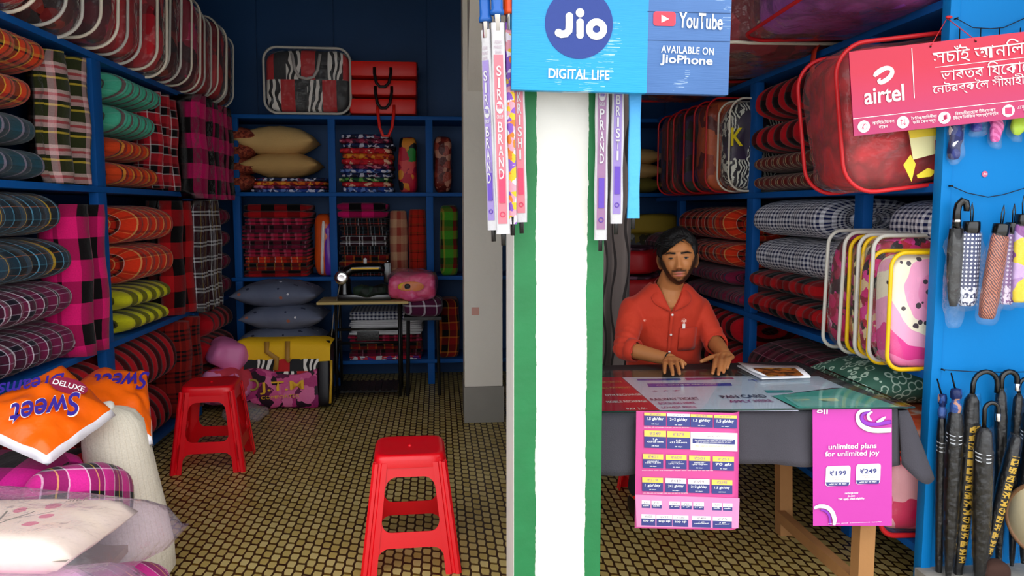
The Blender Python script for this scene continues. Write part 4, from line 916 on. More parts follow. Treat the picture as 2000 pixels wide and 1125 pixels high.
item('strap', G().tube([V((1.73, 3.56, 2.14)), V((1.715, 3.56, 2.12)), V((1.705, 3.56, 2.05)), V((1.715, 3.54, 1.94))], .026, 6, flat=.15), mat('orange_red_strap', '#d83418', .6), None, 'orange-red strap hanging from the top shelf over the red and black rolls', 'strap')
item('rolled_bag', softbox(.34, .3, .22, .7, amp=.05, seed=3), OR2, T(1.30, 6.5, 2.125), 'crumpled orange bag at the end of the rear top shelf behind the blue sign', 'bag')
# things on the rear shelves right of the back pillar
for i in range(3): item('pillow', pillow(.34, .40, .13, seed=50+i), (BEIGE2, BEIGE2, mat('olive_cloth', '#6a6020', .9))[2-i], T(1.66, 6.5, 1.53+i*.115), '%s pillow on the dim rear shelf behind the seated man' % ('olive', 'lower dull beige', 'upper dull beige')[i], 'pillow')
item('folded_quilt', softbox(.60, .38, .34, .35, amp=.01, seed=3), blotch('grey_gold_damask', ['#4c4c50', '#8c8c88', '#2c2818', '#6c5c20'], 22, .7), T(1.66, 6.5, .87), 'grey and gold damask quilt on the rear shelf behind the man', 'quilt')
item('folded_quilt', softbox(.56, .38, .16, .35, amp=.01, seed=8), mat('gold_band_cloth', '#a08424', .7), T(1.68, 6.5, 1.20), 'folded gold-brown cloth on the damask quilt behind the man', 'quilt')
item('folded_quilt', softbox(.5, .38, .48, .35, amp=.01, seed=9), P['rbk2'], T(1.02, 6.5, .87), 'red and black check quilt on the rear shelf beside the curtain', 'quilt')
rc = REDV
for i, (x, y, z, rz) in enumerate(((1.22, 5.2, .62, -28), (1.20, 5.15, .80, -26), (1.18, 5.2, .98, -28))):
    t = thing('quilt_case', 'red quilt case lying %s behind the shopkeeper and the curtain' % ('lowest', 'in the middle', 'topmost')[i], 'quilt case', T(x, y, z) @ RZ(rz), 'red quilt cases behind the man')
    obj('case_body', softbox(.56, .50, .165, .35, amp=.006, seed=i), mat('dull_red_vinyl', '#b4161e', .5), t); obj('top_print', softbox(.48, .42, .03, .4).tf(T(0, 0, .15)), blotch('plum_print', ['#48283c', '#70485c', '#301824'], 14), t)
t = thing('bench', 'low dark bench carrying the red quilt cases behind the shopkeeper', 'bench', (1.2, 5.2, 0)); obj('bench_top', G().box(-.32, .32, -.28, .28, .58, .61), IRON, t, smooth=False)
for x in (-.28, .24):
    for y in (-.25, .21): obj('leg', G().box(x, x+.04, y, y+.04, 0, .58), IRON, t, smooth=False)
# curtain
def curtain_mat():
    n = N('curtain_cloth'); uv = n.co('UV'); s = n.n('SeparateXYZ'); n.l(uv, s.inputs[0])
    x = n.math('ADD', s.outputs[0], n.math('MULTIPLY', n.math('SINE', n.math('MULTIPLY', s.outputs[1], 16.0)), .018))
    f = n.math('FRACT', n.math('MULTIPLY', x, 11.0)); d = n.math('ABSOLUTE', n.math('SUBTRACT', f, .5))
    n.l(n.mix(n.math('LESS_THAN', d, .11), c('#6f6460'), c('#28201f')), n.b.inputs['Base Color']); n.b.inputs['Roughness'].default_value = .8; n.b.inputs['Sheen Weight'].default_value = .2; return n.m
g = G(); R_ = []
for i in range(73):
    u = i/72; x = .42+.54*u; yw = .035*math.sin(u*2*PI*5)
    R_.append([V((x, 3.92+yw*(1-.2*j/12)+.01*math.sin(j), 2.2-2.0*j/12)) for j in range(13)])
g.grid(R_, lambda i, j: (i/72*.9, j/12*2.0)); t = thing('curtain', 'grey-brown wavy striped curtain hanging beside the seated man', 'curtain', (.7, 3.92, 2.2))
o = obj('curtain_cloth', g, curtain_mat(), t, world=True); md = o.modifiers.new('th', 'SOLIDIFY'); md.thickness = .003
obj('curtain_rod', G().tube([(.40, 3.92, 2.21), (1.02, 3.92, 2.21)], .01), IRON, t, world=True)
for x in (.41, 1.01): obj('rod_hanger', G().tube([(x, 3.92, 2.21), (x, 3.92, 3.30)], .004), IRON, t, world=True)
# four bags with bright piping standing in the nearest bay
def watermelon():
    n = N('watermelon_print'); v = n.co(); s = n.n('SeparateXYZ'); n.l(v, s.inputs[0])
    t = n.n('TexVoronoi'); t.inputs['Scale'].default_value = 26; n.l(v, t.inputs['Vector']); seed = n.math('LESS_THAN', t.outputs['Distance'], .30)
    dx = n.math('MULTIPLY', n.math('ADD', s.outputs[0], .02), 1.0); dz = n.math('SUBTRACT', s.outputs[2], .30)
    r = n.math('SQRT', n.math('ADD', n.math('MULTIPLY', dx, dx), n.math('MULTIPLY', dz, dz)))
    r = n.math('ADD', r, n.math('MULTIPLY', n.noise(6, v, 2), .08))
    base = n.ramp(n.math('MULTIPLY', r, 3.0), [(0, c('#f08cb8')), (.30, c('#f4a0c4')), (.46, c('#f8ecd0')), (.60, c('#f4a8c8')), (.74, c('#e83c90')), (.9, c('#f07cb4'))])
    n.l(n.mix(n.math('MULTIPLY', seed, n.math('LESS_THAN', r, .19)), base, c('#38202c')), n.b.inputs['Base Color']); n.b.inputs['Roughness'].default_value = .6; return n.m
LEOP = blotch('leopard_rose', ['#e01c78', '#28141c', '#e83c98', '#f0d0a0', '#a01038', '#c01830'], 30, .6, dist=2)
LEO2 = blotch('leopard_yellow', ['#f0e8b0', '#181014', '#f8f0d0', '#e0408c'], 30, .6)
WM = watermelon()
ROSE = blotch('rose_wine', ['#a0103c', '#c8185c', '#38141c', '#d82c8c', '#701028'], 22, .6, dist=2)
gN = 'bright piped quilt bags in the near bay'
quilt_bag('wine and pink rose-print quilt bag with silver-yellow piping, rearmost of the four', T(1.815, 3.09, .822) @ RZ(5) @ RX(2), .46, .49, .12, ROSE, GREYP, CLEAR, gN, seed=2, r=.055, pr=.008)
quilt_bag('leopard-print quilt bag with yellow piping squeezed second from the rear', T(1.83, 2.965, .822) @ RZ(4), .43, .47, .09, LEO2, YELP, CLEAR, gN, seed=3, r=.055, pr=.008)
quilt_bag('magenta and leopard quilt bag with silver piping second from the front', T(1.82, 2.865, .822) @ RZ(3), .44, .48, .10, LEOP, GREYP, CLEAR, gN, seed=4, r=.055, pr=.008)
quilt_bag('watermelon-print pink quilt bag with bright yellow piping, foremost of the four', T(1.785, 2.75, .815) @ RZ(2), .36, .43, .13, WM, YELP, CLEAR, gN, seed=5, r=.055, pr=.008)
# lower near bay
def rings():
    n = N('ring_print'); v = n.co(); t = n.n('TexVoronoi'); t.inputs['Scale'].default_value = 27; n.l(v, t.inputs['Vector'])
    f = n.math('MULTIPLY', n.math('GREATER_THAN', t.outputs['Distance'], .36), n.math('LESS_THAN', t.outputs['Distance'], .50))
    n.l(n.mix(f, c('#3f6e5c'), c('#c4e0cc')), n.b.inputs['Base Color']); n.b.inputs['Roughness'].default_value = .7; n.bump(n.noise(9, v, 3), .3, .02); return n.m
item('pillow', pillow(.56, .44, .18, seed=3, ear=.02), rings(), T(1.87, 3.05, .625), 'green pillow with pale ring print in the near bay beside the counter', 'pillow')
item('wrapped_bundle', softbox(.30, .40, .14, .5, amp=.02, seed=3), CLEARW, T(2.28, 2.92, .44), 'hazy white plastic wrapped bundle under the rear of the green ring-print pillow', 'bundle')
item('quilt_pack', softbox(.44, .38, .145, .5, amp=.015, seed=6), blotch('orange_white_red', ['#e8542c', '#f4e8e0', '#e87848', '#d03c24'], 9, .6, kind='noise'), T(1.90, 2.86, .478), 'orange and white quilt pack beside the corner of the counter cloth', 'pack')
t = quilt_bag('pink and rose tie-dyed quilt bag on the lowest shelf beside the counter', T(1.87, 2.86, .175) @ RZ(-3), .46, .30, .30, blotch('rose_tiedye', ['#e82c68', '#f06c8c', '#f8b0b8', '#e0205c', '#f48ca0'], 10, .6), REDP, CLEAR, seed=9, r=.06, pr=.010)
for i, (z, s) in enumerate(((.172, 0),)): item('wrapped_bundle', softbox(.40, .34, .25, .4), mat('pale_lining', '#c8b0ac', .8), T(2.33, 2.95, .172), 'pale bundle at the back of the lowest shelf beside the counter', 'bundle')
# ================================================================= SIGNS
def shop_sign_mat():
    n = N('blue_sign_print'); v = n.co(); s = n.n('SeparateXYZ'); n.l(v, s.inputs[0])
    sc = n.n('VectorMath', _operation='MULTIPLY'); n.l(v, sc.inputs[0]); sc.inputs[1].default_value = (14, 14, 420)
    line = n.noise(1.0, sc.outputs[0], 3)
    big = n.noise(5, v, 3)
    peel = n.math('MULTIPLY', n.math('GREATER_THAN', line, .60), n.math('GREATER_THAN', big, .60))
    left = n.math('LESS_THAN', s.outputs[0], .068)
    cl = n.mix(n.math('MULTIPLY_ADD', s.outputs[2], 2.2, .5), c('#0f9cd2'), c('#0a80c0'))
    cr = n.mix(big, c('#2c5690'), c('#4a76b0'))
    col = n.mix(left, cr, cl); col = n.mix(n.math('MULTIPLY', peel, .55), col, c('#d8eef8'))
    n.l(col, n.b.inputs['Base Color']); n.b.inputs['Roughness'].default_value = .42; n.bump(line, .25, .004); return n.m
YS = 2.095
p00, p11 = ay(1000, 181, YS), ay(1424, 191, YS)
SX0, SX1, SZ0, SZ1 = p00.x, p11.x, 1.706, 2.115
scx, scz = (SX0+SX1)/2, (SZ0+SZ1)/2
t = thing('sign_board', 'bright blue telecom sign with white lettering hung on the green and white pillar', 'sign', T(scx, YS, scz) @ RY(.6))
obj('board', G().box(-(SX1-SX0)/2, (SX1-SX0)/2, 0, .03, -(SZ1-SZ0)/2, (SZ1-SZ0)/2), shop_sign_mat(), t, bevel=.002)
SW = mat('sign_white', '#fbfbf8', .4, .02, 60, .02); NAVY = mat('sign_navy', '#1a3480', .4, .06)
X_, Z_ = (1, 0, 0), (0, 0, 1)
def sg(px, py, d=.002): return ay(px, py, YS-d)
cc_ = sg(1131, 46); rr_ = (sg(1197, 46)-cc_).length
obj('round_logo', G().poly([cc_+V((rr_*math.cos(2*PI*i/64), 0, rr_*math.sin(2*PI*i/64))) for i in range(64)], (0, .0012, 0)), NAVY, t, world=True, smooth=False)
# rounded strokes of the logo word, drawn as fat tubes flattened on the board
def stroke(pxs, w, name='logo_letter', closed=False, m=SW, d=.0035, par=t, Y=None):
    pts = [ay(x, y, (YS if Y is None else Y)-d) for x, y in pxs]
    k = (sg(1100, 50)-sg(1099, 50)).length; g = G(); n = len(pts)
    ro = w*k/2; out = []
    g = G().tube(pts, ro, 10, closed=closed, flat=.12, up=(0, 1, 0))
    if not closed:
        for p in (pts[0], pts[-1]): g.ell(p.x, p.y, p.z, ro, ro*.12, ro)
    return obj(name, g, m, par, world=True)
stroke([(1112, 32), (1112, 50), (1111, 60), (1105, 66), (1096, 67), (1091, 64)], 15)
stroke([(1133, 44), (1133, 68)], 15); g = G(); q = sg(1133, 25, .0035); k_ = (sg(1100, 50)-sg(1099, 50)).length
obj('logo_letter', g.ell(q.x, q.y, q.z, 8.5*k_, .001, 8.5*k_), SW, t, world=True)
stroke([(1165+14*math.cos(2*PI*i/32), 57+14*math.sin(2*PI*i/32)) for i in range(32)], 14, closed=True)
text('DIGITAL LIFE', sg(1131, 145, .004), (1, 0, -.02), Z_, 120*k_, 19*k_, SW, t, bold=.022)
SK = (1, 0, -.03)
text('YouTube', sg(1369, 41, .004), SK, Z_, 88*k_, 30*k_, SW, t, bold=.03)
text('AVAILABLE ON', sg(1343, 98, .004), SK, Z_, 106*k_, 14*k_, SW, t, bold=.012, spacing=1.1)
text('JioPhone', sg(1341, 119, .004), SK, Z_, 105*k_, 21*k_, SW, t, bold=.045)
b0, b1 = sg(1276, 50), sg(1320, 23)
hw_, hh_ = (b1.x-b0.x)/2, (b1.z-b0.z)/2
obj('play_badge', G().poly([V((b0.x+hw_+p.x, YS-.002, b0.z+p.z)) for p in rrect(hw_*2, hh_*2, .008)], (0, .001, 0)), mat('badge_red', '#e8394c', .4), t, world=True, smooth=False)
obj('play_mark', G().poly([sg(1292, 29, .004), sg(1292, 44, .004), sg(1307, 37, .004)], (0, .001, 0)), SW, t, world=True, smooth=False)
for y in (22, 78): obj('plank_line', G().box(sg(1265, y).x, SX1-.002, YS-.0012, YS+.001, sg(1265, y).z-.0006, sg(1265, y).z+.0006), mat('line_dark', '#20406c', .6), t, world=True, smooth=False)
for dx in (-.11, .05): obj('fixing_wire', G().tube([(dx+scx-.02, YS+.02, SZ1-.01), (dx+scx-.02, PY0-.002, SZ1+.06)], .0015), IRON, t, world=True)
# --- pink-red sign
YA0, YA1 = 2.58, 2.50
A0, A1, A3 = ay(1668, 266, YA0), ay(2000, 230, YA1), ay(1664, 99, YA0)
RA = (A1-A0); sc_ = RA.length/332; RA.normalize(); UA = (A3-A0); UA = (UA-RA*UA.dot(RA)); HA = UA.length; UA.normalize(); NA = RA.cross(UA)
WA = 620*sc_
def af(u, v, d=0): return A0+RA*(u*sc_)+UA*(v*sc_)+NA*d      # u, v in picture units from the lower left corner
def redsign():
    n = N('pink_red_print'); v = n.co('UV'); s = n.n('SeparateXYZ'); n.l(v, s.inputs[0])
    n.l(n.ramp(s.outputs[1], [(0, c('#b82c68')), (.45, c('#c42452')), (.75, c('#c8183c'))], const=False), n.b.inputs['Base Color']); n.b.inputs['Roughness'].default_value = .4; n.bump(n.noise(30, n.co(), 3), .08); return n.m
t = thing('sign_board', 'pink-red telecom sign with regional script hung beside the umbrellas', 'sign', A0)
g = G(); b4 = [af(0, 0), af(620, 0), af(620, 167), af(0, 167)]; g.add(b4, [(0, 1, 2, 3)], [[(0, 0), (1, 0), (1, 1), (0, 1)]])
bk = [p-NA*.008 for p in b4]; g.add(b4+bk, [(0, 4, 5, 1), (1, 5, 6, 2), (2, 6, 7, 3), (3, 7, 4, 0), (4, 7, 6, 5)], [[(0, .5)]*4]*5)
obj('board', g, redsign(), t, world=True, smooth=False)
def atext(s, u, v, w, h, bold=.015, m=SW): return text(s, af(u, v, .003), RA, UA, w*sc_ if w else None, h*sc_ if h else None, m, t, bold=bold if s.isascii() else 0)
atext('airtel', 63, 76, 78, 33, .045)
def astroke(pts, ws): 
    g = G(); q, ws = smooth_path([af(u, v, .002) for u, v in pts], ws); g.tube(q, [w*sc_/2 for w in ws], 10, flat=.12, up=tuple(NA)); obj('logo_swirl', g, SW, t, world=True)
astroke([(46, 113), (50, 118), (60, 124), (71, 127), (79, 124), (81, 117), (76, 109), (67, 103), (58, 100), (54, 104), (58, 108)], [5, 10, 11, 9, 8, 9, 10, 10, 9, 6, 2])
for (u0, v0, u1, v1) in ((121, 62, 122.4, 160), (0, 34, 620, 35.2), (165, 117, 620, 118)):
    obj('rule_line', G().poly([af(u0, v0, .001), af(u1, v0, .001), af(u1, v1, .001), af(u0, v1, .001)], NA*.0008), SW, t, world=True, smooth=False)
atext('সচাঁই আনিলিমেটড', 292, 139, 262, 34)
atext('ভাৰতৰ িযেকােনা', 270, 103, 190, 28)
atext('েনটৱৰ্কৈল সীমাহীন কল', 275, 74, 235, 27)
for u, ic, tx in ((20, '✆', 'আনিলিমেটড কল\nল\'েকল'), (97, '⇅', 'ৈদিনক/মািহলীয়া\nডাটা েপকসমূহ'), (178, '♫', 'িবনামূলীয়া েহেলা িটউন্স আৰু\nউইঙ্ক িমউিজক সাবস্ক্ৰিপশ্যন'), (302, '■', 'এয়াৰেটল\nটিভি')):
    obj('icon_disc', G().poly([af(u+12*math.cos(2*PI*i/32), 17+12*math.sin(2*PI*i/32), .001) for i in range(32)], NA*.0008), SW, t, world=True, smooth=False)
    atext(ic, u, 17, None, 13, .01, mat('pink_ink', '#d8386c', .5)); w = {20: 44, 97: 50, 178: 88, 302: 50}[u]; atext(tx, u+16+w/2, 18, w, 17, .01)
RO = mat('red_string', '#c8242c', .7)
nail = V((ay(1868, 36, 2.55).x, 2.60, ay(1868, 36, 2.6).z))
obj('hanging_string', G().tube([af(158, 160, .004), nail, af(245, 160, .004)], .0018, 6), RO, t, world=True); obj('string_knot', softbox(.022, .012, .010, .7).tf(T(nail-V((0, .01, .004)))), RO, t, world=True)
for u in (158, 245): obj('eyelet', G().lathe([(0, 0), (.003, 0), (.003, .002), (0, .002)], 10).tf(T(af(u, 159, .001)) @ RX(90)), IRON, t, world=True)
# small round sticker
q = ay(1923, 340, 2.598); st_ = thing('sticker', 'tiny round red and blue sticker on the blue umbrella board', 'sticker', q)
obj('disc', G().poly([q+V((.0105*math.cos(2*PI*i/24), 0, .0105*math.sin(2*PI*i/24))) for i in range(24)], (0, -.0015, 0)), mat('sticker_red', '#c86080', .5), st_, world=True, smooth=False)
text('Jio', q+V((0, -.003, 0)), X_, Z_, .014, .008, SW, st_, bold=.03)
# ================================================================= SLEEVED LONG UMBRELLAS ON THE FRONT PILLAR
WP = mat('white_sleeve', '#bdbbbd', .45, .04, 30, .5)
def sleeve(label, x, y, z0, z1, w, band, ink, words, tipm, yaw=0, tilt=0, cap=None, group='printed sleeves of umbrellas on the front pillar', blank=.075):
    Hh = z1-z0; t = thing('umbrella', label, 'umbrella', T(x, y, z0) @ RY(tilt) @ RZ(yaw), group); dd = w*.42
    g = G(); rows = []
    for i in range(15):
        z = Hh*i/14; f = 1+.06*math.sin(i*1.3+x*50); f *= .9 if i > 12 else 1
        rows.append([V((spow(math.cos(a), .5)*w/2*f, spow(math.sin(a), .6)*dd/2*(1+.1*math.sin(i*2.1+x*9)), z)) for a in [2*PI*j/20 for j in range(20)]])
    g.grid(rows, lambda i, j: (j*.01, Hh*i/14), cv=True); obj('sleeve', g, WP if band else tipm, t)
    if band:
        y0 = -dd/2*1.14
        g = G().grid([[V((-w*.36, y0, Hh*.05+(Hh*.80)*i/12)), V((w*.30, y0, Hh*.05+(Hh*.80)*i/12))] for i in range(13)]); o = obj('printed_band', g, band, t, smooth=False)
        z = Hh*.80
        for wd in words:
            if wd == '*':
                obj('oval_badge', G().poly([V((-w*.03+w*.27*math.cos(2*PI*i/20), y0-.001, z-.016+.016*math.sin(2*PI*i/20))) for i in range(20)], (0, -.0006, 0)), WP, t, smooth=False)
                text('TRNK', (-w*.03, y0-.003, z-.014), X_, Z_, w*.42, .012, ink, t, bold=.02, world=False); text('GROUP', (-w*.03, y0-.002, z-.040), X_, Z_, w*.44, .010, WP, t, bold=.02, world=False); z -= .052
            else:
                for ch in wd: text(ch, (-w*.03, y0-.0032, z-.014), X_, Z_, w*(.16 if ch == 'I' else .34), .026, WP, t, bold=.05, world=False); z -= .030
        obj('price_block', G().box(-w*.24, w*.20, y0-.002, y0-.001, Hh*.15, Hh*.29), ink, t, smooth=False)
        obj('seal_ring', G().tube([V((-w*.02+w*.17*math.cos(2*PI*i/16), y0-.001, Hh*.095+w*.17*math.sin(2*PI*i/16))) for i in range(16)], .0012, 5, closed=True), ink, t)
        if Hh > .5: text('ASSAM\nMARKET\nBIHAR', (-w*.02, y0-.001, Hh*.885), X_, Z_, w*.6, .034, mat('pale_ink', '#b09aa8', .5), t, world=False)
    obj('ferrule', G().tube([(0, 0, -.03), (0, 0, .02)], .006, 8), IRON, t)
    obj('shaft', G().tube([(0, 0, Hh-.02), (0, 0, Hh+.10)], .009, 8), CHR, t)
    cm = cap or IRON
    obj('handle_cap', G().lathe([(0, Hh+.02), (.017, Hh+.02), (.018, Hh+.028), (.015, Hh+.035), (.0145, Hh+.085), (.017, Hh+.09), (.0, Hh+.095)], 18), cm, t)
    obj('hang_loop', G().tube([(0, 0, Hh+.09), (0, 0, 2.33-z0)], .0022, 6), IRON, t)
    return t
PK = mat('pink_print_band', '#c8707c', .4, .08); LV = mat('lavender_band', '#8c78b4', .4, .1); PKI = mat('rose_ink', '#d8385c', .4); LVI = mat('violet_ink', '#5c3ca8', .4); MV = mat('mauve_band', '#90688c', .4, .1)
CB = mat('blue_cap', '#1e5aa8', .25, .05); CO_ = mat('orange_cap', '#e8501c', .25, .05)
CONF = blotch('confetti_film', ['#f0c028', '#f08028', '#8c58c0', '#f4e8f0', '#f0a0b0'], 60, .4, bump=.1)
sleeve('pink printed umbrella sleeve at the outer side with a blue cap', .171, 2.085, 1.335, 1.875, .036, PK, PKI, ['SIR', '*', 'BRAND'], WP, yaw=0, cap=CB, tilt=-1.5)
sleeve('lavender printed umbrella sleeve tucked beside the outermost pink one', .146, 2.10, 1.345, 1.86, .030, LV, LVI, ['SIR', '*', 'BRAND'], WP, yaw=-35, cap=CB, tilt=-2)
sleeve('yellow, orange and violet confetti umbrella sleeve between the two pink ones', .199, 2.12, 1.36, 1.885, .022, None, None, [], CONF, cap=CO_, tilt=-1)
sleeve('pink printed umbrella sleeve nearest the pillar on its green stripe', .2245, 2.135, 1.365, 1.86, .032, PK, PKI, ['*', 'KRISHI'], WP, cap=CO_, tilt=-1.2)
sleeve('mauve printed umbrella sleeve over the far green stripe below the blue sign', .447, 2.165, 1.315, 1.90, .036, MV, LVI, ['SK', '*', 'PRAND'], WP, tilt=0)
sleeve('violet printed umbrella sleeve in the middle below the blue sign', .492, 2.17, 1.36, 1.90, .034, LV, LVI, ['K', '*', 'BRISTI'], WP, tilt=0)
sleeve('plain sky-blue umbrella sleeve with a white foot below the blue sign', .541, 2.175, 1.375, 1.90, .034, None, None, [], mat('sky_blue_sleeve', '#48a8e8', .4, .1, 30, .4), tilt=0)
hr = thing('hanging_rail', 'thin steel rail above the blue sign where umbrellas hang', 'rail', (.35, 2.13, 2.33)); obj('rod', G().tube([(.10, 2.10, 2.33), (.60, 2.18, 2.33)], .006), IRON, hr, world=True)
for x, y in ((.25, 2.124), (.42, 2.151)): obj('bracket', G().tube([(x, y, 2.33), (x, 2.21, 2.33)], .005), IRON, hr, world=True)
# ================================================================= UMBRELLAS ON THE BLUE BOARD
BLK = mat('umbrella_black', '#060608', .4, .2, 40, .3, spec=.5); BH = mat('black_handle', '#0a0a0a', .22, .1, 40, .02, spec=.6)
YU = 2.545
def dots(name, a, b, sc=62, cut=.30):
    n = N(name); v = n.co('UV'); s = n.n('SeparateXYZ'); n.l(v, s.inputs[0]); fx = n.math('SUBTRACT', n.math('FRACT', n.math('MULTIPLY', s.outputs[0], sc)), .5); fy = n.math('SUBTRACT', n.math('FRACT', n.math('MULTIPLY', s.outputs[1], sc)), .5)
    d = n.math('ADD', n.math('MULTIPLY', fx, fx), n.math('MULTIPLY', fy, fy)); lace = n.math('MULTIPLY', n.math('LESS_THAN', s.outputs[1], .065), n.math('GREATER_THAN', n.noise(70, v, 2), .5))
    n.l(n.mix(n.math('MAXIMUM', n.math('LESS_THAN', d, cut*cut), lace), c(a), c(b)), n.b.inputs['Base Color']); n.b.inputs['Roughness'].default_value = .5; n.bump(n.noise(20, v), .3); return n.m
def diag(name, a, b, sc=30):
    n = N(name); v = n.co('UV'); w = n.n('TexWave'); w.inputs['Scale'].default_value = sc; w.bands_direction = 'DIAGONAL'; w.inputs['Distortion'].default_value = 6; w.inputs['Detail Scale'].default_value = .6; n.l(v, w.inputs['Vector'])
    n.l(n.ramp(w.outputs['Fac'], [(0, c(a)), (.5, c(b))]), n.b.inputs['Base Color']); n.b.inputs['Roughness'].default_value = .5; return n.m
def shortu(label, px, py0, py1, w, m, Y=YU, tilt=0, capw=None, plastic=True, ny=380):
    top = ay(px, py0, Y); bot = ay(px, py1, Y); L_ = top.z-bot.z; t = thing('umbrella', label, 'umbrella', T(top.x, Y, bot.z) @ RY(tilt), 'folded umbrellas on the upper string'); cw = w*.42
    g = G(); rows = []; prof = [(0, 0), (w*.35, 0), (w*.44, .01), (w*.5, L_*.2), (w*.5, L_*.6), (w*.47, L_*.85), (w*.40, L_-.035)]
    for r_, z in prof: rows.append([V((r_*(1+.07*math.cos(5*a+z*8))*math.cos(a), r_*.72*(1+.07*math.cos(5*a+z*8))*math.sin(a), z)) for a in [2*PI*j/30 for j in range(30)]])
    g.grid(rows, lambda i, j: (j/30*PI*w, prof[i][1]), cv=True); obj('canopy', g, m, t)
    obj('handle_cap', G().lathe([(cw*.9, L_-.04), (cw, L_-.03), (cw*.98, L_-.004), (cw*.9, L_), (0, L_)], 20), BH, t)
    obj('wrist_loop', G().tube([(-.003, 0, L_-.002), (-.006, 0, L_+.035), (-.002, 0, L_+.062), (.004, 0, L_+.035), (.003, 0, L_-.002)], .0022, 6), BH, t)
    if plastic: obj('plastic_sleeve', softbox(w*1.22, w*.9, L_-.01, .5, amp=.006, seed=px, ns=30).tf(T(0, 0, -.02)), CLEARW if False else clear('sleeve_clear', '#ffffff', .10, .15, 60, .8), t)
    return t
ND = dots('navy_dots', '#1c2a5c', '#e8ecf8', 72, .28); PD = dots('mauve_dots', '#8c5c98', '#f0e0f4', 72, .28)
# the black one with a crook handle
top = ay(1853, 392, YU); bot = ay(1862, 598, YU); t = thing('umbrella', 'black folded umbrella with crook handle in clear plastic on the upper string', 'umbrella', T(bot.x, YU, bot.z) @ RY(-1), 'folded umbrellas on the upper string'); L_ = top.z-bot.z
g = G(); rows = []; prof = [(0, .0), (.012, 0), (.018, .03), (.024, .10), (.026, L_*.55), (.021, L_*.74)]
for r_, z in prof: rows.append([V((r_*(1+.12*math.cos(4*a+z*6))*math.cos(a), r_*.7*math.sin(a), z)) for a in [2*PI*j/28 for j in range(28)]])
obj('canopy', g.grid(rows, lambda i, j: (j*.01, prof[i][1]), cv=True), BLK, t)
obj('handle', G().tube([(0, 0, L_*.72), (0, 0, L_*.90), (.004, 0, L_*.96), (.016, -.002, L_), (.028, -.004, L_*.985), (.031, -.005, L_*.94), (.030, -.005, L_*.90)], [.015, .0125, .0125, .012, .0115, .011, .009], 12), BH, t)
obj('collar', G().lathe([(.0135, 0), (.0145, .002), (.0145, .006), (.0135, .008)], 16, T(0, 0, L_*.80)), CHR, t)
obj('plastic_sleeve', softbox(.066, .045, L_*.98, .5, amp=.01, seed=3, ns=24).tf(T(.004, 0, -.075)), clear('sleeve_clear'), t)
shortu('navy folded umbrella with white dots and lace hem on the upper string', 1898, 432, 597, .066, ND)
shortu('copper-orange diagonal striped folded umbrella hanging slanted on the upper string', 1938, 436, 622, .062, diag('copper_stripes', '#4c1820', '#b86848', 60), Y=2.50, tilt=6)
shortu('mauve folded umbrella with white dots beside the copper-striped one', 1974, 434, 594, .058, PD, Y=2.555, tilt=2)
shortu('violet and yellow flowered folded umbrella at the end of the upper string', 1999, 418, 590, .058, blotch('violet_yellow', ['#b088c0', '#8c4c90', '#e8cc30', '#c8a8d8'], 16), Y=2.53)
def string(label, pxs, Y=2.585):
    pts = [ay(x, y, Y) for x, y in pxs]; t = thing('string', label, 'string', pts[0]); obj('cord', G().tube(pts, .0016, 6), mat('dark_cord', '#141c30', .7), t, world=True)
    for q in (pts[0], pts[-1]): obj('nail', G().tube([q+V((0, .016, 0)), q-V((0, .008, 0))], .003, 8), IRON, t, world=True)
string('dark string across the blue board holding the short umbrellas', [(1857, 363), (1890, 377), (1930, 385), (1960, 380), (2000, 368), (2040, 362)])
longu('black umbrella with crumpled plastic top crowded at the far end', 2008, 790, 1996, 1100, .026, BLK, 2.52, hook=(.06, .05, .010), band=True, collar=1, seed=8) if False else None
string('dark string across the blue board holding the long umbrellas', [(1842, 722), (1900, 726), (1960, 727), (2030, 726)])
string('dark string at the top of the blue board above the pink-red sign', [(1868, 36), (1900, 54), (1935, 56), (1960, 54), (2000, 36), (2030, 24)])
# packets hanging under the pink-red sign
for lb, px, y0, y1, w, m in (('navy and white small umbrella packet hanging beneath the pink-red sign', 1865, 200, 322, .05, blotch('navy_white_packet', ['#1c2458', '#e8e8f0', '#2c3878', '#20285c'], 22)), ('violet-blue packet hanging beneath the pink-red sign', 1906, 190, 268, .046, mat('violet_blue', '#3c3c9c', .4)), ('pink ribbed packet hanging beneath the pink-red sign', 1943, 180, 290, .046, diag('pink_ribs', '#d03c90', '#f070b8')), ('lime green packet hanging beneath the pink-red sign', 1984, 170, 278, .05, mat('lime_cloth', '#b8dc14', .5))):
    a, b = ay(px, y0, 2.59), ay(px, y1, 2.575); t = thing('umbrella', lb, 'umbrella', T(a.x, 2.575, b.z), 'small packets below the pink-red sign')
    obj('canopy', softbox(w*.85, .028, (a.z-b.z)*.9, .6, amp=.008, seed=px, ns=30).tf(T(0, 0, .02)), m, t); obj('plastic_sleeve', softbox(w, .036, a.z-b.z, .5, amp=.01, seed=px+1, ns=30), clear('sleeve_clear'), t)
    obj('hang_loop', G().tube([(0, 0, a.z-b.z-.01), (0, .01, ay(px, 54, 2.585).z-b.z)], .002, 6), IRON, t)
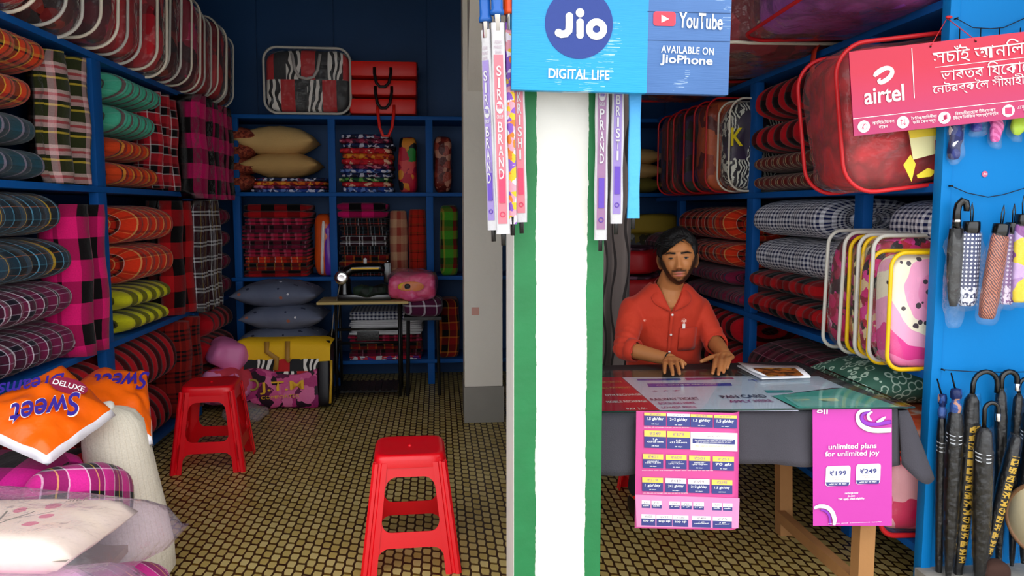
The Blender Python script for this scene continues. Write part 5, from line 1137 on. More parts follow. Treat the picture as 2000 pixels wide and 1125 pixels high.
def gold_print():
    if 'gp' in MATS: return MATS['gp']
    n = N('gold_script_print'); v = n.co('UV'); s = n.n('SeparateXYZ'); n.l(v, s.inputs[0]); y = n.math('MULTIPLY', s.outputs[1], 34.0)
    cell = n.math('GREATER_THAN', n.math('FRACT', y), .22); x = n.math('ABSOLUTE', n.math('SUBTRACT', s.outputs[0], .012))
    t = n.n('TexVoronoi'); t.feature = 'DISTANCE_TO_EDGE'; t.inputs['Scale'].default_value = 95; n.l(v, t.inputs['Vector']); g_ = n.math('LESS_THAN', t.outputs['Distance'], .16)
    m = n.math('MULTIPLY', n.math('MULTIPLY', cell, g_), n.math('LESS_THAN', x, .0095))
    n.l(n.mix(m, c('#070708'), c('#c09a34')), n.b.inputs['Base Color']); n.b.inputs['Roughness'].default_value = .4; MATS['gp'] = n.m; return n.m
# long umbrellas
def longu(label, px0, py0, px1, py1, r, m, Y0, Y1=None, hook=None, band=True, script=None, collar=None, seed=0, group='long umbrellas on the lower string'):
    Y1 = Y1 or Y0; a, b = ay(px0, py0, Y0), ay(px1, py1, Y1); d = a-b; L_ = d.length; zz = d.normalized(); xx = V((1, 0, 0)); xx = (xx-zz*xx.dot(zz)).normalized(); q = MX((xx, zz.cross(xx), zz)).transposed().to_4x4()
    t = thing('umbrella', label, 'umbrella', T(b) @ q, group); g = G(); prof = [(0, 0), (r*.3, 0), (r*.45, .03), (r*.75, L_*.25), (r*.98, L_*.6), (r, L_*.85), (r*.8, L_*.97), (r*.4, L_), (0, L_)]
    rows = [[V((r_*(1+.06*math.cos(6*w+z*5+seed))*math.cos(w), r_*(1+.06*math.cos(6*w+z*5+seed))*math.sin(w), z)) for w in [2*PI*j/26 for j in range(26)]] for r_, z in prof]
    obj('canopy', g.grid(rows, lambda i, j: (j/26*PI*2*r, prof[i][1]), cv=True), m, t)
    obj('plastic_sleeve', G().lathe([(r*.62, 0), (r*.9, L_*.25), (r*1.1, L_*.6), (r*1.14, L_*.9), (r*.9, L_*1.01)], 22), clear('dark_sleeve', '#ffffff', .0, .12, 40, .6), t)
    if band:
        for k in range(3): obj('silver_band', G().lathe([(r*1.015, 0), (r*1.015, .004)], 24, MX.Translation((0, 0, L_*(.86-.022*k))) @ RX(14)), mat('silver_line', '#c8ccd4', .35), t)
    if script: 
        rw = []
        for i in range(25):
            f = .14+.72*i/24; rr = next((p0[0]+(p1[0]-p0[0])*(f*L_-p0[1])/(p1[1]-p0[1]) for p0, p1 in zip(prof, prof[1:]) if p0[1] <= f*L_ <= p1[1]), r)*1.12+.001
            rw.append([V((rr*math.sin(w), -rr*math.cos(w), f*L_)) for w in [(-.75+1.5*j/6) for j in range(7)]])
        obj('gold_print', G().grid(rw, lambda i, j: (j*.004, i*L_*.03)), gold_print(), t)
    if hook:
        w, h, hr_ = hook; pts = [(0, 0, L_-.01), (0, 0, L_+h)]
        for k in range(1, 9): an = PI*k/8; pts.append((w/2*(1-math.cos(an)), 0, L_+h+w/2*math.sin(an)))
        pts.append((w, 0, L_+h-.03)); obj('handle', G().tube(pts, hr_, 10, up=(0, 1, 0)), BH, t)
        if collar: obj('collar', G().lathe([(hr_, -.012), (hr_*1.1, -.01), (hr_*1.1, .012), (hr_, .014)], 14, MX.Translation((w, 0, L_+h-.028))), CHR, t)
    return t
def capped(t, L_, r):
    obj('handle_cap', G().lathe([(r*.8, L_-.01), (r*.95, L_), (r*.95, L_+.02), (r*.7, L_+.024), (r*.7, L_+.036), (r*.95, L_+.042), (r, L_+.06), (r*.85, L_+.072), (0, L_+.076)], 20), blotch('bronze_blue_cap', ['#284888', '#b08070', '#182858', '#385898'], 30, .3), t)
    obj('hang_loop', G().tube([(-.002, 0, L_+.07), (-.014, .01, L_+.125), (.002, .01, L_+.07)], .0025, 6), BH, t)
t = longu('black capped umbrella with silver bands, first along the lower string', 1840, 810, 1832, 1180, .0165, BLK, 2.56, seed=1); capped(t, (ay(1840, 810, 2.56)-ay(1832, 1180, 2.56)).length, .015)
t = longu('black capped umbrella with silver bands, standing proud of the first one', 1866, 800, 1852, 1128, .026, BLK, 2.52, seed=2); capped(t, (ay(1866, 800, 2.52)-ay(1852, 1128, 2.52)).length, .019)
longu('black umbrella with gold lettering and big crook handle on the lower string', 1899, 770, 1868, 1150, .029, BLK, 2.54, hook=(.090, .035, .009), band=False, script='PREMIUM QUALITY', seed=3)
longu('black umbrella with silver bands and small crook handle before the gold-lettered one', 1922, 835, 1912, 1160, .031, BLK, 2.48, hook=(.050, .06, .0075), collar=1, seed=4)
longu('black umbrella with gold lettering leaning across the far end', 1986, 850, 1918, 1120, .022, BLK, 2.50, band=False, script='ORIGINAL', seed=5)
longu('black umbrella with thick crook handle near the far end of the lower string', 1955, 760, 1950, 1120, .020, BLK, 2.56, hook=(.06, .03, .010), band=False, collar=1, seed=6)
longu('black umbrella with thick hook and silver bands crowded beyond the leaning one', 2012, 800, 1999, 1100, .026, BLK, 2.52, hook=(.05, .05, .010), collar=1, seed=8)
longu('slim black umbrella hanging at the far end with white tape', 1990, 770, 1976, 1105, .020, BLK, 2.565, hook=(.05, .03, .007), band=False, collar=1, seed=7)
item('umbrella_rest', softbox(.10, .07, .10, .6, amp=.015, seed=2), mat('brown_sacking', '#3c241c', .9), T(ay(1940, 1125, 2.48)-V((0, 0, .05))), 'brown cloth bag hanging among the umbrella tips', 'bag')
q = ay(2045, 1020, 2.42); t = thing('tray', 'round cream tray with dark rim standing at the far side below the umbrellas', 'tray', T(q-V((0, 0, .13))) @ RZ(-62))
obj('disc', G().lathe([(0, -.004), (.125, -.004), (.125, .004), (0, .004)], 40, MX.Translation((0, 0, .13)) @ RX(90)), mat('cream_tray', '#d8c8a0', .5, .08), t); obj('rim', G().tube([(.128*math.cos(2*PI*i/40), 0, .13+.128*math.sin(2*PI*i/40)) for i in range(40)], .008, 8, closed=True), mat('brown_rim', '#7a5638', .5), t)
# a low ledge outside the frame carries tray and umbrella tips
struct('trim_1', G().box(1.70, 2.56, 2.36, 2.60, 0, .115), mat('grey_cement', '#8f8b83'))
# ================================================================= COUNTER TABLE
TW = mat('raw_timber', '#a87848', .75, .2, 30, .25, vscale=9)
TX0, TX1, TY0, TY1, TZ = .44, 1.50, 2.47, 3.25, .742
t = thing('table', 'plain wooden counter table under the dark grey cloth', 'table', (.97, 2.86, 0))
obj('table_top', G().box(TX0, TX1, TY0, TY1, TZ-.025, TZ-.002), TW, t, world=True, smooth=False)
for x0 in (TX0+.01, TX1-.075):
    for y0 in (TY0+.02, TY1-.08):
        g = G(); rows = [[V((x0+.055*a+(.03 if (y0 > 3 and x0 > 1) else 0)*(1-z/.71), y0+.055*b, z)) for a, b in ((0, 0), (1, 0), (1, 1), (0, 1))] for z in (0, .35, .71)]
        g.grid(rows, None, cv=True); g.add(rows[0], [(0, 1, 2, 3)]); obj('leg', g, TW, t, world=True, smooth=False)
for a in ((TX0+.065, TX1-.075, TY0+.03, TY0+.055, .60, .68), (TX0+.065, TX1-.075, TY1-.06, TY1-.035, .60, .68), (TX1-.06, TX1-.035, TY0+.075, TY1-.08, .60, .68)): obj('apron', G().box(*a), TW, t, world=True, smooth=False)
obj('floor_rail', G().box(TX1-.065, TX1-.03, TY0+.075, TY1-.08, .07, .115), TW, t, world=True, smooth=False)
def cloth_mat():
    n = N('charcoal_cloth'); v = n.co(); n.l(n.mix(n.noise(5, v, 4), c('#37353d'), c('#46434b')), n.b.inputs['Base Color']); n.b.inputs['Roughness'].default_value = .9; n.bump(n.noise(350, v, 2), .3); return n.m
CM = cloth_mat(); g = G()
zt = TZ+.003; hem = .555
rows = []
for i in range(61):
    u = i/60; x = TX0-.02+(TX1+.04-TX0)*u; wv = .008*math.sin(u*21)+.005*math.sin(u*47+1)
    col_ = [V((x, TY1-.005, zt)), V((x, (TY0+TY1)/2, zt)), V((x, TY0+.02, zt)), V((x, TY0-.004, zt-.004)), V((x, TY0-.012, zt-.015))]
    for k in range(1, 9): f = k/8; col_.append(V((x+.01*f*u, TY0-.014-wv*f-.006*f, zt-.015-(zt-.015-hem+.012*math.sin(u*9))*f)))
    rows.append(col_)
g.grid(rows, None)
# the corner that droops out towards the umbrella board
tip = ay(1824, 929, 2.44); a0 = V((TX1+.02, TY0-.012, zt-.012)); a1 = V((TX1+.03, TY0-.03, hem)); rows = []
R1 = V((TX1+.02, 2.9, zt)); 
for i in range(13):
    u = i/12; e = a0.lerp(R1, 0)*1; row = []
    for k in range(9):
        f = k/8; p = a0.lerp(a1, f); q = (a0+V((.035, .0, 0))).lerp(tip, f); r_ = p.lerp(q, u); r_.y -= .03*math.sin(PI*u)*f; r_.z -= .035*math.sin(PI*u*.9)*f*f; row.append(r_)
    rows.append(row)
g.grid(rows, None)
rows = []
for i in range(9):
    u = i/8; row = []
    for k in range(9):
        f = k/8; q = (a0+V((.035, 0, 0))).lerp(tip, f); b_ = V((TX1+.03, 2.5+.75*1, zt)).lerp(V((TX1+.09, 3.2, .60)), f); q2 = q.lerp(b_, u); q2.x += .03*math.sin(PI*u)*f; row.append(q2)
    rows.append(row)
g.grid(rows, None)
g.grid([[V((TX1+.019, y, zt)), V((TX1+.055, y, zt-.006))] for y in (TY0-.012, 2.8, TY1)], None)
o = tag(obj('tablecloth', g, CM), 'charcoal grey cloth over the counter table with one corner drooping', 'tablecloth'); md = o.modifiers.new('th', 'SOLIDIFY'); md.thickness = .003
# sheets under the glass
ZP = TZ+.0065
def tq(pxs, z=ZP): return [az(x, y, z) for x, y in pxs]
def sheet(label, pxs, m, name='poster', cat='poster', dz=0):
    t = thing(name, label, cat, az(pxs[0][0], pxs[0][1], ZP+dz)); obj('paper', G().poly(tq(pxs, ZP+dz), (0, 0, -.0008)), m, t, world=True, smooth=False); return t
def ttext(body, px, py, wpx, hm, m, t, bold=.015, dz=.0016, skew=(0, 1, 0)):
    p = az(px, py, ZP+dz); w = (az(px+wpx/2, py, ZP)-az(px-wpx/2, py, ZP)).length; return text(body, p, (1, 0, 0), skew, w, hm, m, t, bold=bold)
IK = mat('navy_ink', '#1c2450', .5); IKM = mat('plum_ink', '#a03c80', .5); IKB = mat('royal_ink', '#3848b0', .5); WI = mat('pure_white_ink', '#f8f8f8', .5)
t = sheet('red poster under the glass beside the front pillar', [(1150, 737), (1213, 737), (1291, 803), (1150, 803)], mat('red_poster', '#c81838', .4, .15, vscale=14))
for px, py, w, s in ((1200, 746, 46, 'ELECTRICITY'), (1210, 757, 60, 'BILL PAYMENT'), (1225, 771, 70, 'DTH RECHARGE'), (1232, 784, 80, 'MOBILE RECHARGE'), (1252, 798, 40, 'PAY 3.0/-')): ttext(s, px-8, py, w, .028, mat('orange_ink', '#f0a060', .5) if py < 760 else WI, t)
t = sheet('pale lilac notice sheet under the glass with printed service list', [(1215, 737), (1470, 735), (1625, 757), (1505, 773), (1560, 802), (1291, 803)], mat('lilac_paper', '#dcd8f0', .4, .05), dz=-.001)
for q, m in (([(1243, 740), (1328, 739), (1330, 742), (1246, 743)], IKB), ([(1264, 749), (1427, 748), (1430, 753), (1267, 755)], IKB), ([(1338, 738), (1430, 737), (1434, 740), (1341, 742)], IKM)): obj('print_bar', G().poly(tq(q, ZP+.0006), (0, 0, -.0006)), m, t, world=True, smooth=False)
ttext('RAILWAY TICKET', 1318, 779, 96, .036, IK, t, .03); ttext('BOOKING HERE', 1322, 787, 72, .028, IKM, t, .03); ttext('LOWEST PRICE', 1326, 795, 68, .024, IKM, t, .02)
ttext('PAN CARD', 1452, 774, 90, .045, IK, t, .05); ttext('APPLY HERE', 1466, 783, 86, .035, IKM, t, .03); ttext('ALL ONLINE SERVICES', 1340, 751, 120, .012, WI, t, .02); ttext('★ ★ ★', 1300, 763, 60, .016, IKM, t)
ttext('✿', 1476, 743, 30, .05, IKB, t)
t = sheet('pale blue notice sheet under the glass edge before the booklet', [(1470, 735), (1600, 735), (1650, 757), (1625, 757)], mat('pale_blue_paper', '#ccd4ec', .4, .05))
for q in ([(1493, 762), (1545, 762), (1550, 766), (1498, 767)], ): obj('print_bar', G().poly(tq(q, ZP+.0012), (0, 0, -.0006)), mat('teal_ink', '#3c98a0', .5), t, world=True, smooth=False)
t = sheet('teal green leaflet under the glass at the umbrella end', [(1508, 773), (1650, 757), (1758, 795), (1563, 799)], mat('teal_leaflet', '#4fb0a8', .4, .1), dz=.001)
for q, m in (([(1532, 776), (1640, 772), (1700, 792), (1560, 794)], mat('pale_teal', '#7cc0bc', .4)), ([(1548, 780), (1580, 779), (1586, 784), (1554, 785)], mat('cream_ink', '#e0e0b0', .5)), ([(1598, 779), (1632, 777), (1640, 783), (1606, 784)], mat('cream_ink', '#e0e0b0', .5))): obj('print_patch', G().poly(tq(q, ZP+.0022), (0, 0, -.0006)), m, t, world=True, smooth=False)
def glass_mat():
    n = N('sheet_glass'); n.t.nodes.remove(n.b); tr = n.n('BsdfTransparent'); tr.inputs[0].default_value = (.93, .98, .96, 1); gl = n.n('BsdfGlossy'); gl.inputs['Roughness'].default_value = .04
    fr = n.n('LayerWeight'); fr.inputs[0].default_value = .5; nz = n.noise(4, n.co()); b = n.n('Bump'); b.inputs['Strength'].default_value = .03; n.l(nz, b.inputs['Height']); n.l(b.outputs[0], gl.inputs['Normal'])
    m1 = n.n('MixShader'); n.l(n.math('MULTIPLY_ADD', n.math('POWER', fr.outputs[1], 5.0), .5, .03), m1.inputs[0]); n.l(tr.outputs[0], m1.inputs[1]); n.l(gl.outputs[0], m1.inputs[2]); n.l(m1.outputs[0], n.out.inputs[0]); return n.m
cs = tq([(1140, 806), (1786, 797), (1612, 722), (1140, 726)], TZ+.012)
gt = thing('glass_sheet', 'clear glass sheet covering the posters on the counter', 'glass', (1.0, 2.8, TZ+.012)); obj('pane', G().poly(cs, (0, 0, .005)), glass_mat(), gt, world=True, smooth=False)
obj('pane_edge', G().tube([cs[0]+V((0, -.001, .002)), cs[1]+V((0, -.001, .002)), cs[2]+V((.001, 0, .002))], .0028, 6), mat('green_glass_edge', '#28423c', .2), gt, world=True)
# booklet
t = thing('booklet', 'open white booklet with a brown photo cover lying on the glass', 'booklet', az(1510, 728, TZ+.02))
b = tq([(1440, 716), (1556, 717), (1583, 738), (1488, 741)], TZ+.019); bt = [p+V((0, 0, .007)) for p in b]
obj('pages', G().poly(b, (0, 0, .006)), mat('page_white', '#eeeef2', .6), t, world=True, smooth=False)
g = G(); n_ = 10; rows = []
for i in range(n_+1):
    u = i/n_; p = bt[0].lerp(bt[1], u); q = bt[3].lerp(bt[2], u); rows.append([p+V((0, 0, .012*(1-u)**3)), p.lerp(q, .5)+V((0, 0, .004)), q+V((0, 0, .010*(1-u)**3))])
o = obj('cover', g.grid(rows, None), mat('page_white', '#eeeef2', .6), t, world=True); o.modifiers.new('th', 'SOLIDIFY').thickness = .0015
q = tq([(1470, 718), (1552, 718), (1570, 733), (1500, 735)], TZ+.0335); obj('cover_photo', G().poly(q, (0, 0, -.0006)), blotch('brown_photo', ['#6c3c14', '#c08030', '#2c1408', '#a85c20'], 16, .5, kind='noise'), t, world=True, smooth=False)
# the two posters hanging over the front
YP = 2.428
POP = mat('poster_pink', '#cf4c92', .35, .1, 20, .1, vscale=3); POL = mat('poster_pale_pink', '#dc8cbc', .35); CY = mat('card_yellow', '#f6cf62', .4); CWH = mat('card_white', '#f8f2f6', .4); CN = mat('card_navy', '#3a4080', .4); PGY = mat('card_grey_ink', '#9c8c98', .5)
def hp(px, py, d=0): return ay(px, py, YP-d)
t = thing('poster', 'pink price-plan poster with rows of navy cards hanging over the counter front', 'poster', hp(1345, 805))
g = G(); rows = []
for i in range(25):
    u = i/24; x = 1243+(1449-1243)*u; row = []
    for k in range(15):
        f = k/14; yy_ = 803+(1032-803)*f+4*u; p = hp(x-3*f, yy_); p.y += -.0 + (.020*max(0, (u-.9)/.1)**2) - 0.006*math.sin(f*PI)*0; row.append(p+V((0, .002+.010*f*f*0, 0)))
    rows.append(row)
o = obj('paper', g.grid(rows, lambda i, j: (i, j)), POP, t, world=True)
def card(px0, py0, px1, py1, hd, head, top='', mid='', low='', lines=1):
    q = [(px0, py0), (px1, py0+(px1-px0)*.03), (px1, py1+(px1-px0)*.03), (px0, py1)]; gq = [hp(x, y, .0008) for x, y in q]
    obj('price_card', G().poly(gq, (0, .0006, 0)), CN if head else CWH, t, world=True, smooth=False)
    if head:
        h = [(px0, py0), (px1, py0+(px1-px0)*.03), (px1, py0+hd+(px1-px0)*.03), (px0, py0+hd)]; obj('card_header', G().poly([hp(x, y, .0014) for x, y in h], (0, .0006, 0)), head, t, world=True, smooth=False)
    kx = (hp(1300, 900)-hp(1299, 900)).length; cx = (px0+px1)/2; w = px1-px0
    SL = (1, 0, -.03)
    if top: text(top, hp(cx, py0+hd*.5+.6, .002), SL, Z_, w*.5*kx, hd*.55*kx, PGY, t, bold=.01)
    if mid: text(mid, hp(cx, py0+hd+(py1-py0-hd)*.36, .0022), SL, Z_, w*.76*kx, (py1-py0-hd)*.36*kx, WI, t, bold=.03)
    if low: text(low, hp(cx, py1-(py1-py0)*.10, .0022), SL, Z_, w*.34*kx, (py1-py0)*.09*kx, WI, t, bold=.02)
def cxy(a, b): return 1230+a*.2178, 795+b*.2178
def row(xs, y0, y1, hd, heads, tops, mids, lows):
    for k, (a, b_) in enumerate(xs):
        p0 = cxy(a, y0+(a-130)*.035); p1 = cxy(b_, y1+(a-130)*.035); card(p0[0], p0[1], p1[0], p1[1], hd, heads[k], tops[k], mids[k], lows[k])
X4 = ((130, 325), (335, 540), (545, 745), (755, 960))
row(X4, 50, 165, 5.5, (CY, CWH, CY, CY), ('₹299', '₹449', '₹399', '₹599'), ('1.5 gb/day', '2+2 gb/day', '1.5 gb/day', '1.5 gb/day'), ('28 days', '56 days', '56 days', '84 days'))
row(X4[:2], 208, 365, 12, (CY, CY), ('₹349', '₹379'), ('2 gb\n+3.5 GB extra', '6 gb\n+3.5 GB extra'), ('28 days', '28 days'))
row(((118, 300), (325, 510), (532, 720), (745, 935)), 420, 545, 10, (CY, CY, CY, CY), ('₹401', '₹601', '₹501', '₹251'), ('unlimited calls +\n3 gb/day + 6 gb extra', 'unlimited calls +\n2 gb/day + 30 gb extra', 'unlimited calls +\n2 gb/day + 20 gb extra', '70 gb'), ('28 days', '56 days', '56 days', '56 days'))
row(((112, 298), (320, 505), (525, 715), (735, 920)), 630, 755, 10, (CY, CWH, CWH, CY), ('₹219', '₹449', '₹699', '₹2398'), ('1 gb/day', '2+2 gb/day', '2+2 gb/day', '1.5 gb/day'), ('28 days', '56 days', '84 days', '365 days'))
p0, p1 = cxy(545, 222), cxy(965, 385); card(p0[0], p0[1], p1[0], p1[1], 0, None)
kx = (hp(1300, 900)-hp(1299, 900)).length
text('SPECIAL DATA', hp((p0[0]+p1[0])/2, p0[1]+9, .002), (1, 0, -.03), Z_, 26*kx, 4*kx, PGY, t)
q = [hp(x, y, .0016) for x, y in ((p0[0]+4, p0[1]+13), (p1[0]-5, p0[1]+15.5), (p1[0]-5, p0[1]+25), (p0[0]+4, p0[1]+22.5))]; obj('print_bar', G().poly(q, (0, .0004, 0)), CN, t, world=True, smooth=False)
text('Get additional high speed data on every recharge\nonly on selected unlimited plans for all users', hp((p0[0]+p1[0])/2, p0[1]+18.6, .0026), (1, 0, -.03), Z_, 76*kx, 7*kx, WI, t)
text('offer valid on selected packs and dates', hp((p0[0]+p1[0])/2, p0[1]+28, .0026), (1, 0, -.03), Z_, 74*kx, 4*kx, mat('olive_ink', '#b8a850', .5), t)
for (a, b_, w) in ((330, 183, 400), (430, 568, 640), (320, 772, 410)): q = cxy(a, b_); text('extra data, calls and messages as per plan, see store for the full list', hp(q[0], q[1], .002), (1, 0, -.035), Z_, w*.2178*kx, 2.4*kx, WI, t)
q = [hp(*cxy(a, b_), .0004) for a, b_ in ((50, 785), (985, 818), (975, 1088), (60, 1075))]; obj('pale_panel', G().poly(q, (0, .0004, 0)), POL, t, world=True, smooth=False)
row(((108, 185), (196, 285), (355, 448), (463, 555), (570, 665), (740, 825), (836, 920)), 838, 905, 7.5, (CWH,)*7, ('₹51', '₹101', '₹49', '₹98', '₹251', '₹20', '₹50'), ('talk', 'talk', '2 gb', '6 gb', '51 gb', 'talk', 'talk'), ('',)*7)
row(((104, 230), (240, 380), (385, 525), (560, 725), (745, 915)), 962, 1062, 8, (CWH,)*5, ('₹100', '₹499', '₹1000', '₹49', '₹75'), ('top up', 'top up', 'top up', '1 gb\nunlimited', '3 gb\nunlimited'), ('',)*5)
# magenta poster
PM = mat('poster_magenta', '#c43ea6', .35, .06, 20, .1, vscale=3); PV = mat('violet_print', '#8c34b4', .4)
t = thing('poster', 'magenta poster reading unlimited plans hanging at the umbrella end of the counter', 'poster', hp(1664, 800))
g = G(); rows = []
for i in range(13):
    u = i/12; rows.append([hp(1587+(1742-1587)*u-1*k/10*(1-u)*-1, 799+(1027-799)*k/10, -.002+.002*math.sin(u*5+k*.6)*0) for k in range(11)])
obj('paper', g.grid(rows, lambda i, j: (i, j)), PM, t, world=True)
text('unlimited plans\nfor unlimited joy', hp(1665, 880, .003), (1, 0, 0), Z_, 110*kx, 28*kx, WI, t, bold=.045, line=1)
for x0, y0, tx in ((1611, 909, '₹199'), (1670, 905, '₹249')):
    q = rrect(50*kx, 40*kx, 5*kx); o_ = hp(x0+25, y0+40, .001); obj('price_card', G().poly([o_+p for p in q], (0, .0006, 0)), CWH, t, world=True, smooth=False)
    obj('card_footer', G().poly([hp(x0+2, y0+33, .0018), hp(x0+48, y0+33, .0018), hp(x0+46, y0+40, .0018), hp(x0+4, y0+40, .0018)], (0, .0004, 0)), CN, t, world=True, smooth=False)
    text(tx, hp(x0+26, y0+15, .003), X_, Z_, 34*kx, 10*kx, CN, t, bold=.02); text('valid for 28 days', hp(x0+25, y0+36.5, .003), X_, Z_, 36*kx, 4*kx, WI, t, bold=.02); text('unlimited voice\n1.5 gb per day', hp(x0+25, y0+26, .003), X_, Z_, 26*kx, 7*kx, mat('salmon_ink', '#e88c80', .5), t)
text('recharge now\njio.com\nT&C apply, check eligibility', hp(1663, 969, .003), X_, Z_, 54*kx, 17*kx, WI, t, bold=.02)
text('jio', hp(1607, 803, .003), (-1, 0, 0), (0, 0, -1), 24*kx, 12*kx, WI, t, bold=.05)
text('terms and conditions apply', hp(1670, 1021, .003), X_, Z_, 110*kx, 2.5*kx, WI, t)
def pst(pxs, ws, m, d=.002):
    pts, ws = smooth_path([hp(x, y, d) for x, y in pxs], ws); g = G().tube(pts, [w*kx/2 for w in ws], 8, flat=.04, up=(0, 1, 0)); obj('swirl_print', g, m, t, world=True)
pst([(1700, 801), (1682, 803), (1675, 812), (1678, 826), (1690, 836), (1710, 841), (1741, 840)], [4, 7, 8, 9, 10, 10, 10], WI)
pst([(1703, 804), (1688, 808), (1683, 816), (1690, 826), (1710, 829), (1741, 824)], [4, 6, 7, 8, 8, 8], PV, .0026)
pst([(1704, 804), (1696, 810), (1697, 818), (1703, 822)], [3, 6, 6, 2], WI, .003); pst([(1712, 824), (1722, 820), (1730, 814)], [2, 8, 2], WI, .003)
pst([(1590, 993), (1600, 989), (1615, 991), (1625, 1000), (1630, 1014), (1629, 1026)], [6, 8, 9, 9, 9, 6], WI); pst([(1603, 996), (1613, 999), (1620, 1008), (1622, 1025)], [3, 5, 5, 4], PV, .0026)
# ================================================================= THE SHOPKEEPER
def evalmesh(o, name):
    dg = bpy.context.evaluated_depsgraph_get(); me = bpy.data.meshes.new_from_object(o.evaluated_get(dg)); me.name = name; return me
def remesh(g, vox, smooth, name):
    me = g.mesh(name, weld=False); o = bpy.data.objects.new(name, me); COL.objects.link(o)
    r = o.modifiers.new('r', 'REMESH'); r.mode = 'VOXEL'; r.voxel_size = vox; r.adaptivity = 0
    s = o.modifiers.new('s', 'SMOOTH'); s.factor = .5; s.iterations = smooth
    bpy.context.view_layer.update(); m2 = evalmesh(o, name); bpy.data.objects.remove(o); m2.shade_smooth(); return m2
def limb(g, pts, rs, seg=18):
    """densified tapered limb with round ends"""
    P = [V(p) for p in pts]; out = []; ro = []
    for i in range(len(P)-1):
        n = max(2, int((P[i+1]-P[i]).length/.02))
        for k in range(n): f = k/n; out.append(P[i].lerp(P[i+1], f)); ro.append(rs[i]+(rs[i+1]-rs[i])*f)
    out.append(P[-1]); ro.append(rs[-1]); g.tube(out, ro, seg)
    for p, r in ((P[0], rs[0]), (P[-1], rs[-1])): g.ell(p.x, p.y, p.z, r, r, r, 14, 10)
    for p, r in zip(P[1:-1], rs[1:-1]): g.ell(p.x, p.y, p.z, r*.99, r*.99, r*.99, 14, 10)
    return g
def loft(g, secs, seg=32, e=.9):
    rows = []
    S = []
    for i in range(len(secs)-1):
        for k in range(5): f = k/5; f2 = f*f*(3-2*f); S.append([secs[i][q]+(secs[i+1][q]-secs[i][q])*(f if q != 9 else f2) for q in range(5)])
    S.append(list(secs[-1]))
    for x, y, z, rx, ry in S: rows.append([V((x+spow(math.cos(2*PI*j/seg), e)*rx, y+spow(math.sin(2*PI*j/seg), e)*ry, z)) for j in range(seg)])
    g.grid(rows, None, cv=True); g.add(rows[0], [tuple(range(seg))]); g.add(rows[-1], [tuple(range(seg))]); return g
HC = V((1.022, 3.315, 1.188))           # between the eyes, inside the head
HR = MX.Rotation(math.radians(-15), 3, 'Z') @ MX.Rotation(math.radians(-3.5), 3, 'Y') @ MX.Rotation(math.radians(-4), 3, 'X')
def hbase(a, b):
    """head surface (no features) for azimuth a (0 = face) and elevation b"""
    d = V((math.sin(a)*math.cos(b), -math.cos(a)*math.cos(b), math.sin(b)))
    rx, ry, rz = .0745, .096, .112
    x, y, z = d.x*rx, d.y*ry, d.z*rz
    if z < 0:
        q = (-z/rz); x *= 1-.36*q**1.8
        if y > 0: y *= 1-.55*q
        else: y *= 1+.10*q*(1-q)*2; y -= .006*q
    if y < 0: y *= .93+.05*(abs(x)/rx)
    if z > 0: x *= 1+.05*math.sin(PI*min(1, z/rz))
    if y > 0 and z > -.02: y *= 1.05
    return V((x, y, z))
def ga(v, s): return math.exp(-(v/s)**2)
def hbump(p):
    x, y, z = p; ax_ = abs(x); d = 0
    if y > -.02: return 0
    if z > -.055 and z < .03:
        f = min(1, max(0, (.016-z)/.052)); hgt = .005+.021*f**1.2; sx = .0075+.0065*f
        d += hgt*ga(x, sx)*(1 if z > -.036 else ga(z+.036, .008))
    d += .0080*ga(ax_-.012, .006)*ga(z+.037, .008)                  # nostril wings
    d += .0045*ga(ax_-.030, .020)*ga(z-.021, .0075)                 # brow ridge
    d -= .0085*ga(ax_-.031, .015)*ga(z-.004, .011)                  # sockets
    d += .0045*ga(ax_-.031, .012)*ga(z-.007, .0045)                 # upper lid
    d += .0040*ga(ax_-.031, .012)*ga(z+.006, .0045)                 # lower lid
    d += .0035*ga(ax_-.045, .018)*ga(z+.026, .016)                  # cheek
    d += .0050*ga(x, .021)*ga(z+.0600, .0052) + .0058*ga(x, .017)*ga(z+.0715, .0058) - .0030*ga(x, .023)*ga(z+.0655, .0022)
    d -= .0035*ga(x, .018)*ga(z+.083, .006); d += .006*ga(x, .018)*ga(z+.099, .012)
    return d
def H2W(p): return HC + HR @ p
g = G()
rows = [[H2W(hbase(2*PI*i/48, -PI/2+PI*j/32)) for j in range(33)] for i in range(48)]; g.grid(rows, None, cu=True)
for s in (-1, 1):
    M = (MX.Rotation(math.radians(-18*s), 4, 'Z') @ MX.Rotation(math.radians(8*s), 4, 'Y')); g2 = G().ell(0, 0, 0, 0.010, .018, .033, 16, 14, M=M); g2.tf(MX.Translation((s*.0785, .006, -.010))); g2.v = [tuple(H2W(V(p))) for p in g2.v]; g.add(g2.v, g2.f)
limb(g, [(1.018, 3.345, 1.13), (1.012, 3.385, 1.075), (1.010, 3.41, 1.00)], [.053, .056, .075], 24)
loft(g, [(1.03, 3.60, .46, .155, .125), (1.03, 3.56, .62, .145, .11), (1.02, 3.49, .80, .160, .11), (1.012, 3.445, .94, .172, .096), (1.010, 3.425, 1.01, .150, .075), (1.010, 3.415, 1.055, .085, .058)])
